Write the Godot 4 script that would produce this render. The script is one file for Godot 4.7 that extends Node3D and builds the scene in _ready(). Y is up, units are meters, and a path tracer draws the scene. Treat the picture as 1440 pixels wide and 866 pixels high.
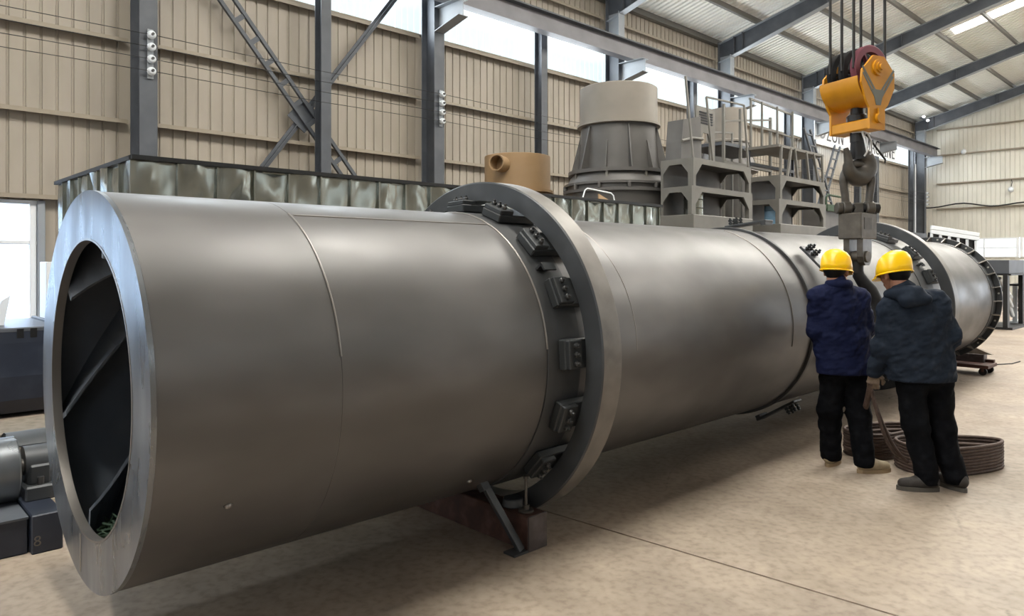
extends Node3D
# Workshop with a long rotary dryer drum lying along the hall; x runs along the long wall, y is up, -z points to the long wall.

const U := Vector3.UP


class Sh:
	# A shape under construction: triangles with explicit normals; tri() turns each face so that its front looks along its normals.
	var p := PackedVector3Array()
	var n := PackedVector3Array()

	func tri(a: Vector3, b: Vector3, c: Vector3, na: Vector3, nb: Vector3, nc: Vector3) -> void:
		var g := (b - a).cross(c - a)
		if g.length_squared() < 1e-16:
			return
		p.push_back(a)
		n.push_back(na)
		if g.dot(na + nb + nc) > 0.0:
			p.push_back(c)
			p.push_back(b)
			n.push_back(nc)
			n.push_back(nb)
		else:
			p.push_back(b)
			p.push_back(c)
			n.push_back(nb)
			n.push_back(nc)

	func quad(a: Vector3, b: Vector3, c: Vector3, d: Vector3, nn: Vector3) -> void:
		tri(a, b, c, nn, nn, nn)
		tri(a, c, d, nn, nn, nn)

	func face(a: Vector3, b: Vector3, c: Vector3, out: Vector3) -> void:
		var g := (b - a).cross(c - a)
		if g.length_squared() < 1e-16:
			return
		g = g.normalized()
		if g.dot(out) < 0.0:
			g = -g
		tri(a, b, c, g, g, g)

	func bx(t: Transform3D, s: Vector3, bev := 0.0) -> Sh:
		var h := s * 0.5
		var b := minf(bev, minf(h.x, minf(h.y, h.z)) * 0.6)
		var e := func(ax: int, sx: float, sy: float, sz: float) -> Vector3:
			var q := Vector3(sx * h.x, sy * h.y, sz * h.z)
			for k in 3:
				if k != ax:
					q[k] -= signf(q[k]) * b
			return t * q
		var S := [[1, 1], [1, -1], [-1, -1], [-1, 1]]
		for ax in 3:
			for sg in [-1.0, 1.0]:
				var c := []
				for k in S:
					var w := Vector3.ZERO
					w[ax] = sg
					w[(ax + 1) % 3] = k[0]
					w[(ax + 2) % 3] = k[1]
					c.append(e.call(ax, w.x, w.y, w.z))
				var nn := Vector3.ZERO
				nn[ax] = sg
				quad(c[0], c[1], c[2], c[3], (t.basis * nn).normalized())
		if b > 0.0:
			for ax in 3:
				var a1 := (ax + 1) % 3
				var a2 := (ax + 2) % 3
				for s1 in [-1.0, 1.0]:
					for s2 in [-1.0, 1.0]:
						var lo := Vector3.ZERO
						lo[a1] = s1
						lo[a2] = s2
						var hi := lo
						lo[ax] = -1.0
						hi[ax] = 1.0
						var nn := Vector3.ZERO
						nn[a1] = s1
						nn[a2] = s2
						quad(e.call(a1, lo.x, lo.y, lo.z), e.call(a1, hi.x, hi.y, hi.z), e.call(a2, hi.x, hi.y, hi.z), e.call(a2, lo.x, lo.y, lo.z), (t.basis * nn).normalized())
			for sx in [-1.0, 1.0]:
				for sy in [-1.0, 1.0]:
					for sz in [-1.0, 1.0]:
						face(e.call(0, sx, sy, sz), e.call(1, sx, sy, sz), e.call(2, sx, sy, sz), t.basis * Vector3(sx, sy, sz))
		return self

	func b(c: Vector3, s: Vector3, bev := 0.0) -> Sh:
		return bx(Transform3D(Basis(), c), s, bev)

	# A bar of rectangular section from a to c; w lies across "side", h along the third direction.
	func bar(a: Vector3, c: Vector3, w: float, h: float, side := Vector3.ZERO, bev := 0.0) -> Sh:
		var d := (c - a).normalized()
		var x := side
		if x == Vector3.ZERO:
			x = Vector3.UP if absf(d.y) < 0.9 else Vector3.RIGHT
		x = (x - d * x.dot(d)).normalized()
		return bx(Transform3D(Basis(x, d, x.cross(d)), (a + c) * 0.5), Vector3(w, a.distance_to(c), h), bev)

	# Turns a profile of (radius, height) round the y axis of t; going up the outside the normal looks out.
	func lathe(t: Transform3D, prof: Array, seg := 32, smooth := false, a0 := 0.0, a1 := TAU) -> Sh:
		var m := prof.size()
		var nr := []
		for i in m - 1:
			var d: Vector2 = (prof[i + 1] - prof[i]).normalized()
			nr.append(Vector2(d.y, -d.x))
		for i in m - 1:
			var u: Vector2 = nr[i]
			var v: Vector2 = nr[i]
			if smooth:
				if i > 0:
					u = (nr[i] + nr[i - 1]).normalized()
				if i < m - 2:
					v = (nr[i] + nr[i + 1]).normalized()
			for k in seg:
				var f := a0 + (a1 - a0) * k / seg
				var g := a0 + (a1 - a0) * (k + 1) / seg
				var cf := Vector3(cos(f), 0, sin(f))
				var cg := Vector3(cos(g), 0, sin(g))
				var q0: Vector2 = prof[i]
				var q1: Vector2 = prof[i + 1]
				var A := t * (cf * q0.x + U * q0.y)
				var B := t * (cg * q0.x + U * q0.y)
				var C := t * (cg * q1.x + U * q1.y)
				var D := t * (cf * q1.x + U * q1.y)
				var na := (t.basis * (cf * u.x + U * u.y)).normalized()
				var nb := (t.basis * (cg * u.x + U * u.y)).normalized()
				var nc := (t.basis * (cg * v.x + U * v.y)).normalized()
				var nd := (t.basis * (cf * v.x + U * v.y)).normalized()
				tri(A, B, C, na, nb, nc)
				tri(A, C, D, na, nc, nd)
		return self

	func cyl(a: Vector3, c: Vector3, r: float, seg := 16, r2 := -1.0, bev := 0.0) -> Sh:
		var d := (c - a).normalized()
		var x := (Vector3.UP if absf(d.y) < 0.9 else Vector3.RIGHT).cross(d).normalized()
		var L := a.distance_to(c)
		var q := r if r2 < 0.0 else r2
		var pr := [Vector2(0, 0), Vector2(r - bev, 0), Vector2(r, bev), Vector2(q, L - bev), Vector2(q - bev, L), Vector2(0, L)]
		if bev == 0.0:
			pr = [Vector2(0, 0), Vector2(r, 0), Vector2(q, L), Vector2(0, L)]
		return lathe(Transform3D(Basis(x, d, x.cross(d)), a), pr, seg)

	func ball(c: Vector3, r: Vector3, seg := 16) -> Sh:
		var pr := []
		for i in seg / 2 + 1:
			var f := -PI / 2 + PI * i / (seg / 2)
			pr.append(Vector2(cos(f), sin(f)))
		return lathe(Transform3D(Basis.from_scale(r), c), pr, seg, true)

	func tube(q: Array, r, seg := 8, closed := false) -> Sh:
		var m := q.size()
		var x := Vector3.ZERO
		var rings := []
		for i in m:
			var d: Vector3
			if closed:
				d = q[(i + 1) % m] - q[(i - 1 + m) % m]
			else:
				d = q[mini(i + 1, m - 1)] - q[maxi(i - 1, 0)]
			d = d.normalized()
			if x == Vector3.ZERO:
				x = Vector3.UP if absf(d.y) < 0.9 else Vector3.RIGHT
			x = (x - d * x.dot(d)).normalized()
			var y := d.cross(x)
			var R: float = r[i] if r is Array else r
			var ring := []
			for k in seg:
				var f := TAU * k / seg
				var o := x * cos(f) + y * sin(f)
				ring.append([q[i] + o * R, o])
			rings.append(ring)
		for i in (m if closed else m - 1):
			var ra: Array = rings[i]
			var rb: Array = rings[(i + 1) % m]
			for k in seg:
				var l := (k + 1) % seg
				tri(ra[k][0], ra[l][0], rb[l][0], ra[k][1], ra[l][1], rb[l][1])
				tri(ra[k][0], rb[l][0], rb[k][0], ra[k][1], rb[l][1], rb[k][1])
		if not closed:
			for e in [0, m - 1]:
				var d: Vector3 = (q[0] - q[1] if e == 0 else q[m - 1] - q[m - 2]).normalized()
				for k in seg:
					tri(q[e], rings[e][k][0], rings[e][(k + 1) % seg][0], d, d, d)
		return self

	# A polygon in the x-y plane of t, made thick along its z.
	func prism(poly: Array, depth: float, t := Transform3D()) -> Sh:
		var pv := PackedVector2Array(poly)
		var ix := Geometry2D.triangulate_polygon(pv)
		var fz := t.basis.z.normalized()
		for k in range(0, ix.size(), 3):
			for z in [0.0, depth]:
				var a := t * Vector3(pv[ix[k]].x, pv[ix[k]].y, z)
				var bb := t * Vector3(pv[ix[k + 1]].x, pv[ix[k + 1]].y, z)
				var c := t * Vector3(pv[ix[k + 2]].x, pv[ix[k + 2]].y, z)
				face(a, bb, c, fz * (z - depth * 0.5))
		var cw := Geometry2D.is_polygon_clockwise(pv)
		for k in pv.size():
			var a := pv[k]
			var c := pv[(k + 1) % pv.size()]
			var d := c - a
			var o := Vector2(d.y, -d.x) if not cw else Vector2(-d.y, d.x)
			quad(t * Vector3(a.x, a.y, 0), t * Vector3(c.x, c.y, 0), t * Vector3(c.x, c.y, depth), t * Vector3(a.x, a.y, depth), (t.basis * Vector3(o.x, o.y, 0)).normalized())
		return self

	# A ribbed sheet of a given length: profile points (x, z), length along y, with a plain back "thick" behind it.
	func sheet(prof: Array, length: float, thick: float) -> Sh:
		for i in prof.size() - 1:
			var a: Vector2 = prof[i]
			var c: Vector2 = prof[i + 1]
			var d := (c - a).normalized()
			quad(Vector3(a.x, 0, a.y), Vector3(c.x, 0, c.y), Vector3(c.x, length, c.y), Vector3(a.x, length, a.y), Vector3(-d.y, 0, d.x))
		var f: Vector2 = prof[0]
		var l: Vector2 = prof[prof.size() - 1]
		quad(Vector3(f.x, 0, -thick), Vector3(l.x, 0, -thick), Vector3(l.x, length, -thick), Vector3(f.x, length, -thick), Vector3.FORWARD)
		for e in [0.0, length]:
			for i in prof.size() - 1:
				var a: Vector2 = prof[i]
				var c: Vector2 = prof[i + 1]
				quad(Vector3(a.x, e, a.y), Vector3(c.x, e, c.y), Vector3(c.x, e, -thick), Vector3(a.x, e, -thick), Vector3.DOWN if e == 0.0 else Vector3.UP)
		for g in [[f, -1.0], [l, 1.0]]:
			quad(Vector3(g[0].x, 0, g[0].y), Vector3(g[0].x, length, g[0].y), Vector3(g[0].x, length, -thick), Vector3(g[0].x, 0, -thick), Vector3(g[1], 0, 0))
		return self

	func mesh() -> ArrayMesh:
		var a := []
		a.resize(Mesh.ARRAY_MAX)
		a[Mesh.ARRAY_VERTEX] = p
		a[Mesh.ARRAY_NORMAL] = n
		var m := ArrayMesh.new()
		m.add_surface_from_arrays(Mesh.PRIMITIVE_TRIANGLES, a)
		return m


# ---- naming and tagging ----
var counts := {}


func numbered(called: String, parent: Node) -> String:
	var key := str(parent.get_instance_id()) + called
	var k: int = counts.get(key, 0)
	counts[key] = k + 1
	return called if k == 0 else "%s_%03d" % [called, k]


func tag(o: Node, label: String, category: String, group := "", kind := "") -> Node:
	if label:
		o.set_meta("label", label)
	if category:
		o.set_meta("category", category)
	if group:
		o.set_meta("group", group)
	if kind:
		o.set_meta("kind", kind)
	return o


func put(called: String, m: Mesh, material: Material, parent: Node = self, t := Transform3D()) -> MeshInstance3D:
	var o := MeshInstance3D.new()
	o.mesh = m
	o.material_override = material
	o.transform = t
	o.name = numbered(called, parent)
	parent.add_child(o, true)
	return o


func obj(called: String, s: Sh, material: Material, parent: Node = self) -> MeshInstance3D:
	return put(called, s.mesh(), material, parent)


func thing(called: String, label: String, category: String, at := Vector3.ZERO, group := "", basis := Basis()) -> Node3D:
	var o := Node3D.new()
	o.name = numbered(called, self)
	o.transform = Transform3D(basis, at)
	tag(o, label, category, group)
	add_child(o, true)
	return o


func setting(called: String) -> Node3D:
	var o := Node3D.new()
	o.name = called
	o.set_meta("kind", "structure")
	add_child(o, true)
	return o


# ---- materials ----
var M := {}


func noise_tex(size: int, freq: float, ramp: Array, sd: int, octaves := 4, kind := FastNoiseLite.TYPE_SIMPLEX_SMOOTH) -> NoiseTexture2D:
	var t := NoiseTexture2D.new()
	var f := FastNoiseLite.new()
	f.seed = sd
	f.noise_type = kind
	f.frequency = freq
	f.fractal_octaves = octaves
	t.noise = f
	t.width = size
	t.height = size
	t.seamless = true
	if ramp.size():
		var g := Gradient.new()
		g.offsets = PackedFloat32Array(range(ramp.size()).map(func(i): return float(i) / (ramp.size() - 1)))
		g.colors = PackedColorArray(ramp)
		t.color_ramp = g
	return t


# A material in one colour with mottling of +-vary around it; "scale" is repeats per metre.
func mat(called: String, c: Color, rough := 0.6, metal := 0.0, vary := 0.0, scale := 0.7, sd := 1, stretch := Vector3.ONE, freq := 0.012) -> StandardMaterial3D:
	var m := StandardMaterial3D.new()
	m.resource_name = called
	m.albedo_color = c
	m.roughness = rough
	m.metallic = metal
	if vary > 0.0:
		m.albedo_color = Color.WHITE
		m.albedo_texture = noise_tex(256, freq, [c.darkened(vary), c, c.lightened(vary * 0.6)], sd)
		m.uv1_triplanar = true
		m.uv1_world_triplanar = true
		m.uv1_scale = stretch * scale
	M[called] = m
	return m


func glow(called: String, c: Color, e: float) -> StandardMaterial3D:
	var m := StandardMaterial3D.new()
	m.resource_name = called
	m.albedo_color = Color(0.8, 0.82, 0.83)
	m.roughness = 0.5
	m.emission_enabled = true
	m.emission = c
	m.emission_energy_multiplier = e
	M[called] = m
	return m


func area(called: String, at: Vector3, towards: Vector3, size: Vector2, e: float, c: Color) -> void:
	var l := AreaLight3D.new()
	l.name = numbered(called, self)
	l.area_size = size
	l.light_energy = e
	l.light_color = c
	l.shadow_enabled = true
	l.area_range = 60.0
	var z := -towards.normalized()
	var x := (Vector3.RIGHT - z * Vector3.RIGHT.dot(z)).normalized() if absf(z.x) < 0.9 else Vector3.FORWARD
	l.transform = Transform3D(Basis(x, z.cross(x), z), at)
	add_child(l, true)


const WALL := -12.8          # inner face of the long wall
const SOUTH := 11.2
const WEST := -9.0
const EAST := 41.9
const EAVE := 9.1
const SLOPE := 0.25
const RIDGE := -0.8
const DAY := Color(0.93, 0.97, 1.0)
const COLUMNS := [-8.3, -2.2, 3.69, 9.47, 15.75, 21.66, 27.95, 34.6, 41.2]
const POSTS := [0.9, 6.82, 12.75, 19.5, 26.04, 32.66, 39.6]
const BAYS := [-5.6, 0.6, 6.6, 12.6, 18.7, 24.5, 30.42, 36.4]


func roof_y(z: float) -> float:
	return EAVE + SLOPE * (z - WALL) if z < RIDGE else EAVE + SLOPE * (SOUTH - z) - 0.0


func _ready() -> void:
	# camera, sky, daylight, exposure
	var cam := Camera3D.new()
	cam.name = "camera"
	cam.projection = Camera3D.PROJECTION_FRUSTUM
	cam.near = 0.05
	cam.far = 300.0
	cam.size = 0.05 * 866.0 / 1012.0
	cam.frustum_offset = Vector2(0.0, -0.05 * 64.0 / 1012.0)
	cam.position = Vector3(0, 1.65, 0)
	cam.rotation_degrees = Vector3(0, -(90.0 - 46.31), 0)
	cam.current = true
	add_child(cam)
	var we := WorldEnvironment.new()
	we.name = "environment"
	var e := Environment.new()
	var sm := ProceduralSkyMaterial.new()
	sm.sky_top_color = Color(0.80, 0.88, 0.98)
	sm.sky_horizon_color = Color(0.93, 0.96, 1.0)
	sm.sky_curve = 0.3
	sm.ground_bottom_color = Color(0.55, 0.56, 0.56)
	sm.ground_horizon_color = Color(0.75, 0.77, 0.78)
	sm.sky_energy_multiplier = 2.2
	sm.ground_energy_multiplier = 1.0
	e.background_mode = Environment.BG_SKY
	e.sky = Sky.new()
	e.sky.sky_material = sm
	e.tonemap_mode = Environment.TONE_MAPPER_LINEAR
	e.tonemap_exposure = 1.85
	e.sdfgi_enabled = true
	e.ssao_enabled = true
	e.ssil_enabled = true
	we.environment = e
	add_child(we)
	for k in BAYS.size():      # daylight through the roof lights: all along the north slope, at the far end of the south slope
		area("roof_light_north", Vector3(BAYS[k], roof_y(-4.6) - 0.16, -4.6), Vector3(0, -1, -0.2), Vector2(0.85, 6.6), 66.0, Color(1.0, 0.985, 0.95))
		if k >= 4:
			area("roof_light_south", Vector3(BAYS[k], roof_y(4.6) - 0.16, 4.6), Vector3(0, -1, 0.2), Vector2(0.85, 6.6), 50.0, Color(1.0, 0.985, 0.95))
	for k in COLUMNS.size() - 1:   # daylight through the clerestory bands
		var cx: float = (COLUMNS[k] + COLUMNS[k + 1]) * 0.5
		area("clerestory_light_north", Vector3(cx, 7.0, WALL + 0.08), Vector3(0, 0, 1), Vector2(5.4, 0.8), 11.0, DAY)
		area("clerestory_light_south", Vector3(cx, 7.0, SOUTH - 0.08), Vector3(0, 0, -1), Vector2(5.4, 0.8), 2.0, DAY)
		if k == 4 or k == 6:
			area("side_window_light", Vector3(cx, 2.0, SOUTH - 0.08), Vector3(0, 0, -1), Vector2(5.0, 2.0), 4.0, DAY)
	area("gable_window_light", Vector3(EAST - 0.1, 2.4, -6.0), Vector3(-1, 0, 0), Vector2(8.0, 0.9), 3.0, DAY)
	materials()
	build_setting()
	build_frame()
	build_machines_behind()
	build_dryer()
	build_left_side()
	build_far_end()
	build_hoist()
	build_people_and_ropes()


func materials() -> void:
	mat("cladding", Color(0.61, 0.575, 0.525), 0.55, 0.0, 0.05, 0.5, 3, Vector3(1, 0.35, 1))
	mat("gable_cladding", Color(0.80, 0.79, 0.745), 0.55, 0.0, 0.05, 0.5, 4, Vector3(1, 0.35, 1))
	mat("girt", Color(0.56, 0.52, 0.46), 0.5)
	mat("roof_sheet", Color(0.88, 0.87, 0.84), 0.5, 0.0, 0.07, 0.3, 5, Vector3(1, 1, 0.3))
	mat("steel", Color(0.285, 0.30, 0.325), 0.5, 0.0, 0.10, 0.5, 6)
	mat("steel_light", Color(0.55, 0.57, 0.59), 0.5, 0.0, 0.05, 0.5, 7)
	mat("runway", Color(0.44, 0.435, 0.45), 0.5, 0.0, 0.08, 0.4, 8)
	mat("purlin", Color(0.36, 0.35, 0.33), 0.5)
	mat("shell", Color(0.31, 0.30, 0.293), 0.36, 0.3, 0.22, 0.45, 9, Vector3(0.5, 1, 1))
	mat("shell_dark", Color(0.24, 0.245, 0.25), 0.5, 0.2, 0.10, 0.7, 10)
	mat("tyre", Color(0.25, 0.26, 0.27), 0.42, 0.2, 0.12, 0.7, 11)
	mat("machined", Color(0.43, 0.415, 0.395), 0.42, 0.45, 0.14, 1.5, 36)
	mat("end_plate", Color(0.45, 0.465, 0.48), 0.26, 0.75, 0.22, 0.9, 12, Vector3(1, 0.25, 1))
	mat("inside", Color(0.29, 0.31, 0.335), 0.55, 0.1, 0.12, 0.8, 13)
	mat("pad", Color(0.21, 0.22, 0.225), 0.45, 0.3)
	mat("bolt", Color(0.30, 0.30, 0.30), 0.35, 0.6)
	mat("weld", Color(0.52, 0.50, 0.48), 0.35, 0.7)
	mat("bright", Color(0.78, 0.77, 0.74), 0.3, 0.5)
	mat("crusher", Color(0.335, 0.325, 0.315), 0.5, 0.1, 0.10, 0.5, 14)
	mat("crusher_pale", Color(0.50, 0.475, 0.44), 0.5, 0.0, 0.06, 0.5, 15)
	mat("frame_grey", Color(0.40, 0.39, 0.365), 0.5, 0.0, 0.08, 0.6, 16)
	mat("tan", Color(0.58, 0.47, 0.335), 0.55, 0.0, 0.07, 0.5, 17)
	mat("galvanised", Color(0.62, 0.63, 0.60), 0.22, 0.85, 0.10, 0.9, 18)
	mat("black", Color(0.05, 0.052, 0.058), 0.5)
	mat("yellow", Color(0.80, 0.55, 0.09), 0.4, 0.0, 0.08, 1.6, 19)
	mat("grey_stripe", Color(0.44, 0.45, 0.42), 0.5)
	mat("sheave_red", Color(0.50, 0.29, 0.34), 0.45, 0.2)
	mat("dark_iron", Color(0.17, 0.17, 0.175), 0.42, 0.4, 0.12, 3.0, 20)
	mat("forged", Color(0.33, 0.315, 0.295), 0.42, 0.3, 0.12, 3.0, 21)
	mat("load_cell", Color(0.40, 0.38, 0.355), 0.4, 0.45, 0.12, 3.0, 22)
	mat("wire_rope", Color(0.20, 0.195, 0.19), 0.5, 0.4)
	mat("sling", Color(0.33, 0.265, 0.235), 0.7, 0.0, 0.2, 6.0, 23)
	mat("rust", Color(0.27, 0.17, 0.135), 0.6, 0.1, 0.25, 2.0, 24)
	mat("brown_steel", Color(0.28, 0.25, 0.245), 0.5, 0.2, 0.15, 2.0, 25)
	mat("navy_bin", Color(0.145, 0.165, 0.21), 0.38, 0.1, 0.12, 0.6, 26)
	mat("board", Color(0.55, 0.51, 0.46), 0.8, 0.0, 0.15, 2.0, 27)
	mat("white_frame", Color(0.86, 0.87, 0.88), 0.4)
	mat("white_paint", Color(0.84, 0.86, 0.88), 0.5, 0.0, 0.05, 1.0, 28)
	mat("red_brown", Color(0.28, 0.16, 0.13), 0.6)
	mat("green_mesh", Color(0.17, 0.25, 0.17), 0.7)
	mat("ground", Color(0.62, 0.63, 0.62), 0.8, 0.0, 0.06, 0.2, 29)
	mat("far_house", Color(0.80, 0.86, 0.92), 0.7)
	mat("far_glass", Color(0.55, 0.70, 0.82), 0.2)
	mat("banner", Color(0.93, 0.94, 0.95), 0.6)
	mat("lettering", Color(0.30, 0.31, 0.33), 0.6)
	# people
	mat("skin", Color(0.62, 0.44, 0.35), 0.5)
	mat("hair", Color(0.045, 0.04, 0.04), 0.6)
	mat("helmet", Color(0.95, 0.76, 0.03), 0.28)
	mat("jacket_navy", Color(0.075, 0.10, 0.215), 0.8, 0.0, 0.12, 3.0, 30)
	mat("jacket_slate", Color(0.115, 0.145, 0.19), 0.8, 0.0, 0.12, 3.0, 31)
	mat("trousers", Color(0.038, 0.043, 0.056), 0.85, 0.0, 0.10, 3.0, 32)
	mat("shoe_tan", Color(0.60, 0.54, 0.44), 0.7, 0.0, 0.12, 5.0, 33)
	mat("shoe_sole", Color(0.55, 0.47, 0.36), 0.7)
	mat("shoe_grey", Color(0.16, 0.14, 0.125), 0.7, 0.0, 0.15, 5.0, 34)
	mat("sole_grey", Color(0.29, 0.275, 0.25), 0.7)
	mat("glove", Color(0.42, 0.36, 0.30), 0.85, 0.0, 0.15, 5.0, 35)
	for k in ["jacket_navy", "jacket_slate"]:
		M[k].metallic_specular = 0.25
	M["trousers"].metallic_specular = 0.2
	M["hair"].metallic_specular = 0.3
	glow("skylight", Color(1.0, 0.995, 0.97), 1.6)
	glow("clerestory", Color(0.90, 0.965, 0.975), 0.46)
	glow("window_glow", Color(0.95, 0.98, 1.0), 0.55)
	glow("lamp_white", Color(1, 1, 1), 4.0)
	var g := StandardMaterial3D.new()
	g.resource_name = "glass"
	g.albedo_color = Color(0.95, 0.98, 1.0, 0.06)
	g.roughness = 0.05
	g.transparency = BaseMaterial3D.TRANSPARENCY_ALPHA
	M["glass"] = g
	# drum paint: streaks run along the axis, the gloss is uneven
	M["shell"].roughness = 1.0
	M["shell"].roughness_texture = noise_tex(512, 0.008, [Color(0.31, 0.31, 0.31), Color(0.43, 0.43, 0.43), Color(0.58, 0.58, 0.58)], 41)
	M["shell"].metallic_specular = 1.0
	M["end_plate"].roughness = 1.0
	M["end_plate"].roughness_texture = noise_tex(256, 0.02, [Color(0.22, 0.22, 0.22), Color(0.30, 0.30, 0.30), Color(0.40, 0.40, 0.40)], 42)
	floor_material()


func floor_material() -> void:
	# one centimetre to the pixel, 10.24 m to the repeat: broad cleaning marks, dust, scuffs and hair cracks of the concrete
	var size := 1024
	var broad := FastNoiseLite.new()
	broad.seed = 51
	broad.frequency = 0.006
	broad.fractal_octaves = 5
	var fine := FastNoiseLite.new()
	fine.seed = 52
	fine.frequency = 0.035
	fine.fractal_octaves = 4
	var A := broad.get_seamless_image(size, size)
	var B := fine.get_seamless_image(size, size)
	var im := Image.create(size, size, false, Image.FORMAT_RGB8)
	var da := A.get_data()
	var db := B.get_data()
	var out := PackedByteArray()
	out.resize(size * size * 3)
	var c0 := Color(0.53, 0.475, 0.425)
	var c1 := Color(0.68, 0.62, 0.56)
	for i in size * size:
		var v := clampf((da[i] / 255.0 - 0.5) * 0.9 + (db[i] / 255.0 - 0.5) * 0.5 + 0.55, 0.0, 1.0)
		var c := c0.lerp(c1, v)
		out[i * 3] = int(c.r * 255)
		out[i * 3 + 1] = int(c.g * 255)
		out[i * 3 + 2] = int(c.b * 255)
	im.set_data(size, size, false, Image.FORMAT_RGB8, out)
	var rng := RandomNumberGenerator.new()
	rng.seed = 7
	for k in 46:                              # scuffs and tyre marks
		var q := Vector2(rng.randf() * size, rng.randf() * size)
		var a := rng.randf() * TAU
		var bend := rng.randf_range(-0.012, 0.012)
		var w := rng.randi_range(1, 5)
		var dark := rng.randf_range(0.03, 0.13)
		for s in rng.randi_range(30, 160):
			a += bend
			q += Vector2(cos(a), sin(a))
			for dx in w:
				if rng.randf() < 0.6:
					var x := posmod(int(q.x) + dx, size)
					var y := posmod(int(q.y), size)
					im.set_pixel(x, y, im.get_pixel(x, y).darkened(dark))
	for k in 14:                              # hair cracks
		var q := Vector2(rng.randf() * size, rng.randf() * size)
		var a := rng.randf() * TAU
		for s in rng.randi_range(40, 130):
			a += rng.randf_range(-0.35, 0.35)
			q += Vector2(cos(a), sin(a))
			var x := posmod(int(q.x), size)
			var y := posmod(int(q.y), size)
			im.set_pixel(x, y, im.get_pixel(x, y).darkened(0.33))
	var m := StandardMaterial3D.new()
	m.resource_name = "concrete"
	m.albedo_texture = ImageTexture.create_from_image(im)
	m.uv1_triplanar = true
	m.uv1_world_triplanar = true
	m.uv1_scale = Vector3.ONE / 10.24
	m.roughness = 1.0
	m.roughness_texture = noise_tex(512, 0.01, [Color(0.42, 0.42, 0.42), Color(0.55, 0.55, 0.55), Color(0.7, 0.7, 0.7)], 53)
	m.detail_enabled = true
	m.detail_blend_mode = BaseMaterial3D.BLEND_MODE_MUL
	m.detail_uv_layer = BaseMaterial3D.DETAIL_UV_2
	m.detail_albedo = noise_tex(512, 0.03, [Color(0.82, 0.81, 0.80), Color(0.95, 0.95, 0.94), Color(1, 1, 1)], 54)
	m.uv2_triplanar = true
	m.uv2_world_triplanar = true
	m.uv2_scale = Vector3.ONE * 0.9
	M["concrete"] = m


const RIBS := [0.0, 0.178, 0.185, 0.203]      # flat pan, then a narrow groove


func rib_profile(width: float, deep := 0.022, wide := 0.0) -> Array:
	var q := []
	var n := int(round(width / 0.21))
	for i in n:
		var x := i * width / n
		q.append_array([Vector2(x, 0), Vector2(x + 0.21 - 0.03 - deep * 0.6 - wide, 0), Vector2(x + 0.21 - 0.025 - deep * 0.3 - wide, -deep), Vector2(x + 0.205, -deep)])
	q.append(Vector2(width, 0))
	return q


func ribbed(width: float, length: float, deep := 0.022, wide := 0.0) -> ArrayMesh:
	return Sh.new().sheet(rib_profile(width, deep, wide), length, 0.06).mesh()


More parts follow.
